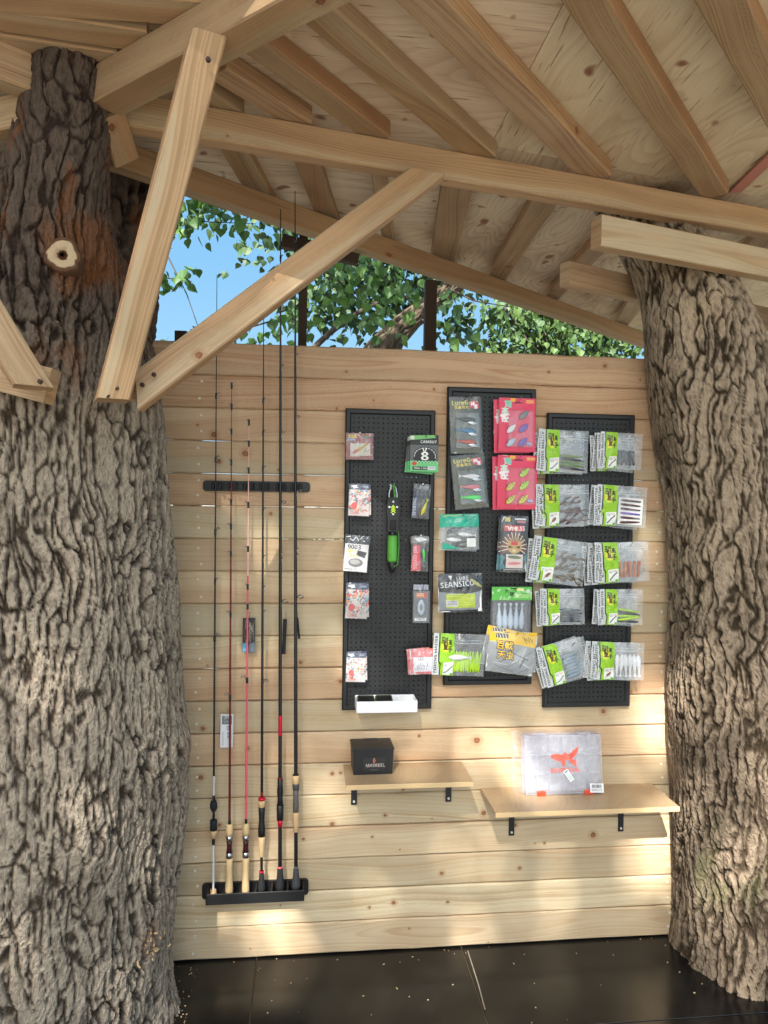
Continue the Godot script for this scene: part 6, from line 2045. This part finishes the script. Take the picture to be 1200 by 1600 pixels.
func build_board_two():
	for k in 3:
		tex_mat("print_lime_%d" % k, label_print(k), 0.3)
	# hard-lure blister packs on dark cards
	for k in 2:
		var im := canvas(160, 290, srgb(64, 70, 52))
		im.fill_rect(Rect2i(0, 0, 160, 18), srgb(38, 42, 34))
		letters(im, "LureGear", Vector2(8, 40), 22, srgb(228, 214, 40), -0.03)
		for q in 4: brush(im, ["hundred", "fish", "take", "big"][q], Vector2(22 + q * 19, 42), 17, 3, srgb(226, 196, 60))
		poly(im, [Vector2(100, 22), Vector2(128, 16), Vector2(150, 30), Vector2(152, 54), Vector2(130, 62), Vector2(104, 52)], srgb(196, 40, 70))
		brush(im, "special", Vector2(106, 22), 22, 3.5, srgb(250, 240, 240))
		brush(im, "favour", Vector2(124, 38), 20, 3.5, srgb(250, 240, 240))
		for q in 10: stroke(im, [Vector2(rng.randf() * 160, 70 + rng.randf() * 220), Vector2(rng.randf() * 160, 70 + rng.randf() * 220)], 3, srgb(84, 90, 72))
		var m := tex_mat("print_blister_%d" % k, im, 0.35)
		var p: Array = [[0.5608, 1.9137, 0.1118, 0.1987], [0.5773, 1.7127, 0.1179, 0.1901]][k]
		var t := flat_pack("lure_card", ["dark blister card with black, blue and red jig minnows", "dark blister card with white, pink and green jig minnows"][k], "lure card", "dark blister cards on the middle pegboard", m, p[0], p[1], p[2], p[3], 0.048, [-0.035, -0.105][k] * -1.0, 0.003, true)
		var w: float = p[2]
		var h: float = p[3]
		var g := Geo.new()
		g.box(Vector3(0.004, -h * 0.1, 0.010), Vector3(w * 0.82, h * 0.66, 0.014), 0.004)
		part("blister", g, M.crisp_film, t)
		for q in 3:
			var y := h * (0.10 - q * 0.20)
			bait(t, "hard", w * 0.66, Vector3(-0.002, y, 0.009), PI - 0.1, [["lure_black", "lure_blue", "lure_red"], ["lure_white", "lure_rose", "lure_neon"]][k][q]).rotation.y = 0.0
			bait(t, "spoon", w * 0.3, Vector3(w * 0.2, y - h * 0.065, 0.010), -0.2, "steel")
			treble(t, Vector3(-0.004, y + 0.012, 0.012), 0.007)
		hook(["wire hook holding the dark card of blue and red minnows", "wire hook holding the dark card of pink and green minnows"][k], p[0] + 0.008, p[1] + h * 0.47, 0.055)
	# spoon lures on pink cards
	for k in 2:
		var im := canvas(180, 252, srgb(226, 62, 96))
		for q in 3: brush(im, ["take", "high", "carry"][q], Vector2(12 + (q == 0 as int) * 14, 12 + q * 34), 34, 6, srgb(206, 226, 214) if q < 2 else srgb(240, 240, 240))
		brush(im, "take", Vector2(30, 10), 34, 6, srgb(120, 190, 170))
		im.fill_rect(Rect2i(56, 2, 24, 16), srgb(240, 180, 40))
		im.fill_rect(Rect2i(130, 8, 44, 18), srgb(240, 120, 60))
		small_print(im, Rect2i(134, 10, 36, 14), 2, srgb(255, 230, 180))
		poly(im, [Vector2(4, 80), Vector2(48, 72), Vector2(52, 82), Vector2(10, 92)], srgb(244, 236, 240))
		im.fill_rect(Rect2i(74, 20, 40, 5), srgb(34, 20, 26))
		oval(im, Vector2(148, 214), Vector2(15, 9), srgb(86, 60, 150))
		letters(im, "VIB", Vector2(138, 218), 10, srgb(240, 240, 250))
		var m := tex_mat("print_pink_%d" % k, im, 0.3)
		var p: Array = [[0.7460, 1.9189, 0.1346, 0.1930], [0.7500, 1.7137, 0.1455, 0.1923]][k]
		for d in 2:
			var t := flat_pack("lure_card", "bright pink blister card of %s spoon lures, %s of two" % [["silver and violet", "yellow striped"][k], ["front", "rear"][d]], "lure card", "pink blister cards on the middle pegboard", m, p[0] - d * 0.014, p[1] - d * 0.004, p[2], p[3], 0.058 - d * 0.016, -0.005 + d * 0.02, 0.0025, false)
			if d == 1: continue
			var w: float = p[2]
			var h: float = p[3]
			var g := Geo.new()
			g.box(Vector3(0.01, -h * 0.08, 0.010), Vector3(w * 0.72, h * 0.7, 0.014), 0.004)
			part("blister", g, M.crisp_film, t)
			var cols: Array = [["lure_white", "lure_violet", "lure_pearl", "lure_violet", "lure_grey"], ["lure_yellow", "lure_lime", "lure_yellow", "lure_yellow", "lure_lime"]][k]
			var at := [Vector2(-0.22, -0.08), Vector2(0.12, -0.06), Vector2(-0.22, -0.33), Vector2(0.10, -0.32), Vector2(0.12, 0.18)]
			for q in 5:
				var o = bait(t, "spoon", h * 0.235, Vector3(w * at[q].x + 0.006, h * at[q].y, 0.0105), 0.75, cols[q])
				if k == 1:
					for b in 3:
						var sg := Geo.new()
						sg.box(Vector3(h * 0.235 * (-0.2 + b * 0.2), 0.0045, 0.0018), Vector3(0.0026, 0.011, 0.0045), 0.0008)
						part("stripe", sg, M.lure_green, o)
				treble(t, Vector3(w * at[q].x + 0.018, h * at[q].y - 0.004, 0.0125), 0.007)
		hook("wire hook holding the pink cards of %s spoons" % ["silver and violet", "yellow striped"][k], p[0] + 0.002, p[1] + p[3] * 0.43, 0.066)
	# teal-headed zip bag
	var im := canvas(192, 190, srgb(40, 168, 140))
	im.fill_rect(Rect2i(0, 0, 192, 70), srgb(38, 160, 134))
	stroke(im, [Vector2(14, 36), Vector2(40, 14), Vector2(66, 30), Vector2(100, 10)], 7, srgb(196, 178, 70))
	small_print(im, Rect2i(120, 14, 60, 24), 2, srgb(180, 226, 214))
	tex_mat("print_teal", im, 0.3)
	for d in 2:
		var t := thing("bait_bag", "teal-headed zip bag of grey and black baits, %s of two" % ["front", "rear"][d], "bait bag", Vector3.ZERO, "teal-headed bags")
		var p := [0.5418, 1.5328, 0.1381, 0.1278]
		t.position = Vector3(p[0] - d * 0.004, p[1] - d * 0.005, 0.062 - d * 0.012)
		t.rotation.z = 0.03 - d * 0.05
		t.rotation.x = -0.03
		var w: float = p[2]
		var h: float = p[3]
		part("film", sheet(w, h, 0.008, 0.004, 211 + d), M.film, t)
		part("back_film", sheet(w, h, 0.004, 0.002, 211, 0, 1, 0, 1, 0, 7, 6, -1.0), M.film, t)
		part("printed_header", sheet(w, h, 0.008, 0.004, 211 + d, 0.003, 0.997, 0.64, 0.997, 0.0008, 12, 6), M.print_teal, t)
		if d == 0:
			for k in 7: bait(t, "minnow", w * 0.5, Vector3(-w * 0.12 + (k % 2) * w * 0.3, -h * 0.36 + (k / 2) * h * 0.14, 0.001 * (k % 3)), 0.3 - 0.2 * (k % 3), ["lure_black", "lure_grey", "lure_white"][k % 3])
			var g := Geo.new()
			g.tri(Vector3(-w * 0.48, -h * 0.47, 0.006), Vector3(-w * 0.47, -h * 0.28, 0.0065), Vector3(0.0, -h * 0.46, 0.008))
			part("printed_corner", g, M.print_teal, t)
			g = Geo.new()
			g.quad(Vector3(w * 0.16, -h * 0.42, 0.0092), Vector3(w * 0.16, -h * 0.18, 0.0108), Vector3(w * 0.4, -h * 0.18, 0.0088), Vector3(w * 0.4, -h * 0.42, 0.0078))
			part("price_label", g, M.paper, t)
	hook("wire hook holding the teal-headed bags", 0.5494, 1.5899, 0.062)
	# tall red and black sachet with a feathered mask
	im = canvas(150, 300, srgb(30, 36, 44))
	im.fill_rect(Rect2i(20, 4, 30, 24), srgb(206, 190, 110))
	im.fill_rect(Rect2i(76, 8, 66, 10), srgb(220, 220, 224))
	im.fill_rect(Rect2i(90, 22, 50, 12), srgb(206, 120, 124))
	im.fill_rect(Rect2i(16, 48, 112, 32), srgb(206, 38, 36))
	for q in 3: brush(im, ["fly", "walk", "one"][q], Vector2(22 + q * 25, 53), 23, 4, srgb(245, 240, 236))
	letters(im, ".SS", Vector2(96, 75), 22, srgb(245, 240, 236))
	for k in 26:
		var a := PI * 0.86 + PI * 1.28 * k / 25
		var c := Vector2(75, 166)
		stroke(im, [c + Vector2(cos(a), sin(a)) * 36, c + Vector2(cos(a) * 70, sin(a) * 80)], 6, srgb(226, 214, 190) if k % 2 else srgb(150, 60, 50))
	oval(im, Vector2(75, 158), Vector2(40, 46), srgb(196, 158, 96))
	for k in 9: stroke(im, [Vector2(43 + k * 8, 106), Vector2(46 + k * 7.3, 134)], 3, srgb(40, 40, 44))
	im.fill_rect(Rect2i(56, 136, 38, 20), srgb(206, 40, 40))
	for s in [-1, 1]: poly(im, [Vector2(75 + s * 6, 166), Vector2(75 + s * 34, 158), Vector2(75 + s * 30, 176)], srgb(30, 24, 22))
	oval(im, Vector2(75, 186), Vector2(12, 9), srgb(226, 200, 150))
	im.fill_rect(Rect2i(30, 206, 98, 76), srgb(224, 206, 202))
	oval(im, Vector2(78, 222), Vector2(40, 9), srgb(96, 120, 84), 0.06)
	oval(im, Vector2(78, 256), Vector2(40, 8), srgb(216, 120, 130), -0.05)
	poly(im, [Vector2(0, 200), Vector2(26, 224), Vector2(14, 250), Vector2(26, 284), Vector2(0, 290)], srgb(70, 130, 140))
	poly(im, [Vector2(150, 200), Vector2(130, 224), Vector2(142, 250), Vector2(130, 284), Vector2(150, 290)], srgb(70, 130, 140))
	small_print(im, Rect2i(20, 288, 110, 8), 1, srgb(220, 220, 220))
	tex_mat("print_mask", im, 0.3)
	for d in 2:
		flat_pack("lure_sachet", "tall dark sachet printed with a feathered mask under red lettering, %s of two" % ["front", "rear"][d], "lure packet", "masked sachets on the middle pegboard", M.print_mask, [0.7410, 0.7327][d], [1.4905, 1.4859][d], 0.096, 0.197, 0.058 - d * 0.012, -0.02 - d * 0.025, 0.005, d == 0)
	hook("wire hook holding the masked sachets", 0.7477, 1.5852, 0.062)
	# black bag of chartreuse worms
	im = canvas(256, 214, srgb(150, 154, 160))
	im.fill_rect(Rect2i(0, 0, 256, 86), srgb(26, 26, 30))
	letters(im, "SEANSICO", Vector2(12, 78), 31, srgb(226, 226, 232), -0.06, 0.98)
	poly(im, [Vector2(60, 8), Vector2(84, 8), Vector2(74, 36)], srgb(220, 220, 228))
	letters(im, "LURE", Vector2(106, 36), 22, srgb(210, 210, 216), -0.05)
	oval(im, Vector2(222, 52), Vector2(42, 9), srgb(186, 178, 90), 0.6)
	poly(im, [Vector2(0, 86), Vector2(256, 86), Vector2(256, 100), Vector2(150, 112), Vector2(0, 98)], srgb(40, 40, 46))
	im.fill_rect(Rect2i(44, 112, 172, 80), srgb(196, 214, 50))
	for k in 16: stroke(im, [Vector2(50 + rng.randf() * 60, 116 + k * 4.6), Vector2(150 + rng.randf() * 60, 114 + k * 4.8)], 2.4, [srgb(222, 236, 70), srgb(150, 170, 30)][k % 2])
	im.fill_rect(Rect2i(44, 148, 70, 36), srgb(232, 232, 234))
	small_print(im, Rect2i(48, 152, 62, 28), 3, srgb(70, 70, 74))
	im.fill_rect(Rect2i(0, 204, 256, 10), srgb(40, 40, 44))
	tex_mat("print_black_bag", im, 0.24)
	for d in 2:
		flat_pack("bait_bag", "black and silver bag of chartreuse worms, %s of two" % ["front", "rear"][d], "bait bag", "black and silver bags", M.print_black_bag, [0.5443, 0.5489][d], 1.3157, 0.156, 0.134, 0.064 - d * 0.012, 0.03 - d * 0.03, 0.010, d == 0)
	hook("wire hook holding the black and silver bags", 0.5480, 1.3729, 0.066)
	# clear box of five paddle-tails under a green header
	var p := [0.7362, 1.2525, 0.1480, 0.1665]
	var t := thing("bait_box", "clear box of five pale blue paddle-tail baits under a green header card", "bait box", Vector3(p[0], p[1] - p[3] / 2, 0.032))
	var w: float = p[2]
	var h: float = p[3]
	var g := Geo.new()
	g.box(Vector3(0, h * 0.36, 0.014), Vector3(w * 0.96, h * 0.72, 0.032), 0.003)
	part("case", g, M.clear_plastic, t)
	im = canvas(256, 86, srgb(96, 184, 80))
	for k in 14: oval(im, Vector2(rng.randf() * 256, rng.randf() * 86), Vector2(rng.randf_range(8, 24), rng.randf_range(4, 10)), srgb(150, 208, 130) if k % 2 else srgb(190, 224, 176), rng.randf() * 3)
	brush(im, "big", Vector2(82, 12), 26, 4, srgb(24, 40, 24))
	brush(im, "carry", Vector2(114, 32), 26, 4, srgb(24, 40, 24))
	im.fill_rect(Rect2i(120, 6, 36, 8), srgb(26, 34, 26))
	im.fill_rect(Rect2i(160, 8, 44, 18), srgb(236, 226, 160))
	oval(im, Vector2(232, 28), Vector2(14, 14), srgb(206, 214, 206))
	small_print(im, Rect2i(140, 50, 100, 26), 3, srgb(226, 236, 180))
	g = Geo.new()
	g.box(Vector3(0, h * 0.86, 0.028), Vector3(w, h * 0.29, 0.002), 0.0006)
	part("header_card", g, tex_mat("print_header", im, 0.45), t)
	g = Geo.new()
	g.box(Vector3(0, h * 0.35, 0.012), Vector3(w * 0.72, 0.003, 0.004), 0.001)
	part("rib", g, M.frosted_plastic, t)
	for k in 5:
		bait(t, "shad", h * 0.58, Vector3(lerpf(-w * 0.28, w * 0.28, k / 4.0), h * 0.36, 0.014), PI / 2 - 0.02 * (k - 2), "lure_pearl")
	hook("wire hook holding the clear box of paddle-tails", 0.7448, 1.3243, 0.062)
	# large lime worm bag
	t = lime_bag("large lime-labelled zip bag packed with thin chartreuse worms", "", 1, "none", "lure_lime", 0, 0.188, 0.150, true, 331)
	t.remove_meta("group")
	t.position = Vector3(0.5431, 1.0946, 0.066)
	t.rotation.z = -0.045
	for k in 26:
		bait(t, "worm", 0.072, Vector3(-0.028 + k * 0.0042, -0.026 + 0.003 * (k % 3), 0.0012 * (k % 4)), PI / 2 + rng.randf_range(-0.12, 0.12), "lure_lime")
	bait(t, "minnow", 0.085, Vector3(0.004, -0.008, 0.009), 0.02, "lure_white")
	hook("wire hook holding the large lime worm bag", 0.5549, 1.1563, 0.066)
	# yellow-headed bags
	im = canvas(256, 210, srgb(160, 162, 166))
	poly(im, [Vector2(0, 0), Vector2(256, 0), Vector2(256, 62), Vector2(150, 52), Vector2(0, 50)], srgb(236, 190, 26))
	for k in 6: stroke(im, [Vector2(178 + k * 11, 8 + (k % 3) * 5), Vector2(196 + k * 9, 30 + (k % 2) * 10)], 3, srgb(110, 84, 20))
	poly(im, [Vector2(30, 6), Vector2(100, 4), Vector2(102, 26), Vector2(32, 28)], srgb(40, 36, 28))
	for k in 4: stroke(im, [Vector2(36 + k * 16, 8), Vector2(42 + k * 16, 25)], 4, srgb(226, 220, 206))
	for k in 14: stroke(im, [Vector2(rng.randf() * 256, 60 + rng.randf() * 140), Vector2(rng.randf() * 256, 70 + rng.randf() * 140)], rng.randf_range(3, 9), [srgb(120, 122, 126), srgb(206, 208, 212), srgb(140, 142, 146)][k % 3])
	for q in 4:
		var o := Vector2(40 + (q % 2) * 46 + (q / 2) * 12, 42 + (q / 2) * 50)
		brush(im, ["hundred", "battle", "sky", "worm"][q], o, 42, 13, srgb(24, 22, 18))
	for q in 4:
		var o := Vector2(40 + (q % 2) * 46 + (q / 2) * 12, 42 + (q / 2) * 50)
		brush(im, ["hundred", "battle", "sky", "worm"][q], o, 42, 6, srgb(244, 196, 30))
	tex_mat("print_yellow", im, 0.22)
	for d in 3:
		flat_pack("bait_bag", "silver crinkled bag with yellow header and yellow brush lettering, %s of three" % ["front", "middle", "rear"][d], "bait bag", "yellow-headed bags", M.print_yellow, [0.7338, 0.7455, 0.7242][d], [1.0973, 1.1020, 1.1089][d], 0.172, 0.142, 0.068 - d * 0.012, [-0.13, -0.05, -0.22][d], 0.008, d == 0)
	hook("wire hook holding the yellow-headed bags", 0.7492, 1.1618, 0.066)


func build_board_three():
	bag_stack("dark green worms", "top row beside pink cards", 1, "worm", "lure_green", 5, 3, -0.035, 401, 0.9164, 1.8271, 0.1858, 0.1519)
	bag_stack("short navy tubes", "top row nearest leaning tree", 0, "tube", "lure_navy", 5, 4, -0.05, 412, 1.1302, 1.8328, 0.1649, 0.1323)
	bag_stack("maroon ribbed baits", "second row beside pink cards", 2, "craw", "lure_maroon", 8, 3, 0.02, 421, 0.9187, 1.6324, 0.1979, 0.1499)
	bag_stack("maroon worms on white card", "second row nearest leaning tree", 0, "tray", "lure_maroon", 6, 3, -0.06, 432, 1.1353, 1.6329, 0.1967, 0.1466)
	bag_stack("brown claw baits", "third row beside masked sachet", 2, "craw", "lure_brown", 9, 3, -0.12, 443, 0.9067, 1.4315, 0.2003, 0.1594)
	bag_stack("orange tubes", "third row nearest leaning tree", 0, "tube", "lure_orange", 5, 5, 0.05, 451, 1.1452, 1.4291, 0.2043, 0.1446)
	bag_stack("dark blue worms", "fourth row beside green header", 0, "worm", "lure_navy", 6, 3, 0.02, 463, 0.9237, 1.2662, 0.1625, 0.1297)
	bag_stack("bright green worms", "fourth row nearest leaning tree", 0, "worm", "lure_lime", 5, 3, -0.01, 472, 1.1420, 1.2645, 0.1680, 0.1285)
	bag_stack("silver-blue minnows", "lowest row, hanging askew", 1, "minnow", "lure_silver", 7, 3, 0.27, 481, 0.9356, 1.0656, 0.1844, 0.1463)
	bag_stack("white and black paddle-tails", "lowest row nearest leaning tree", 2, "shad", "lure_white", 6, 4, -0.02, 493, 1.1361, 1.0669, 0.1973, 0.1358)
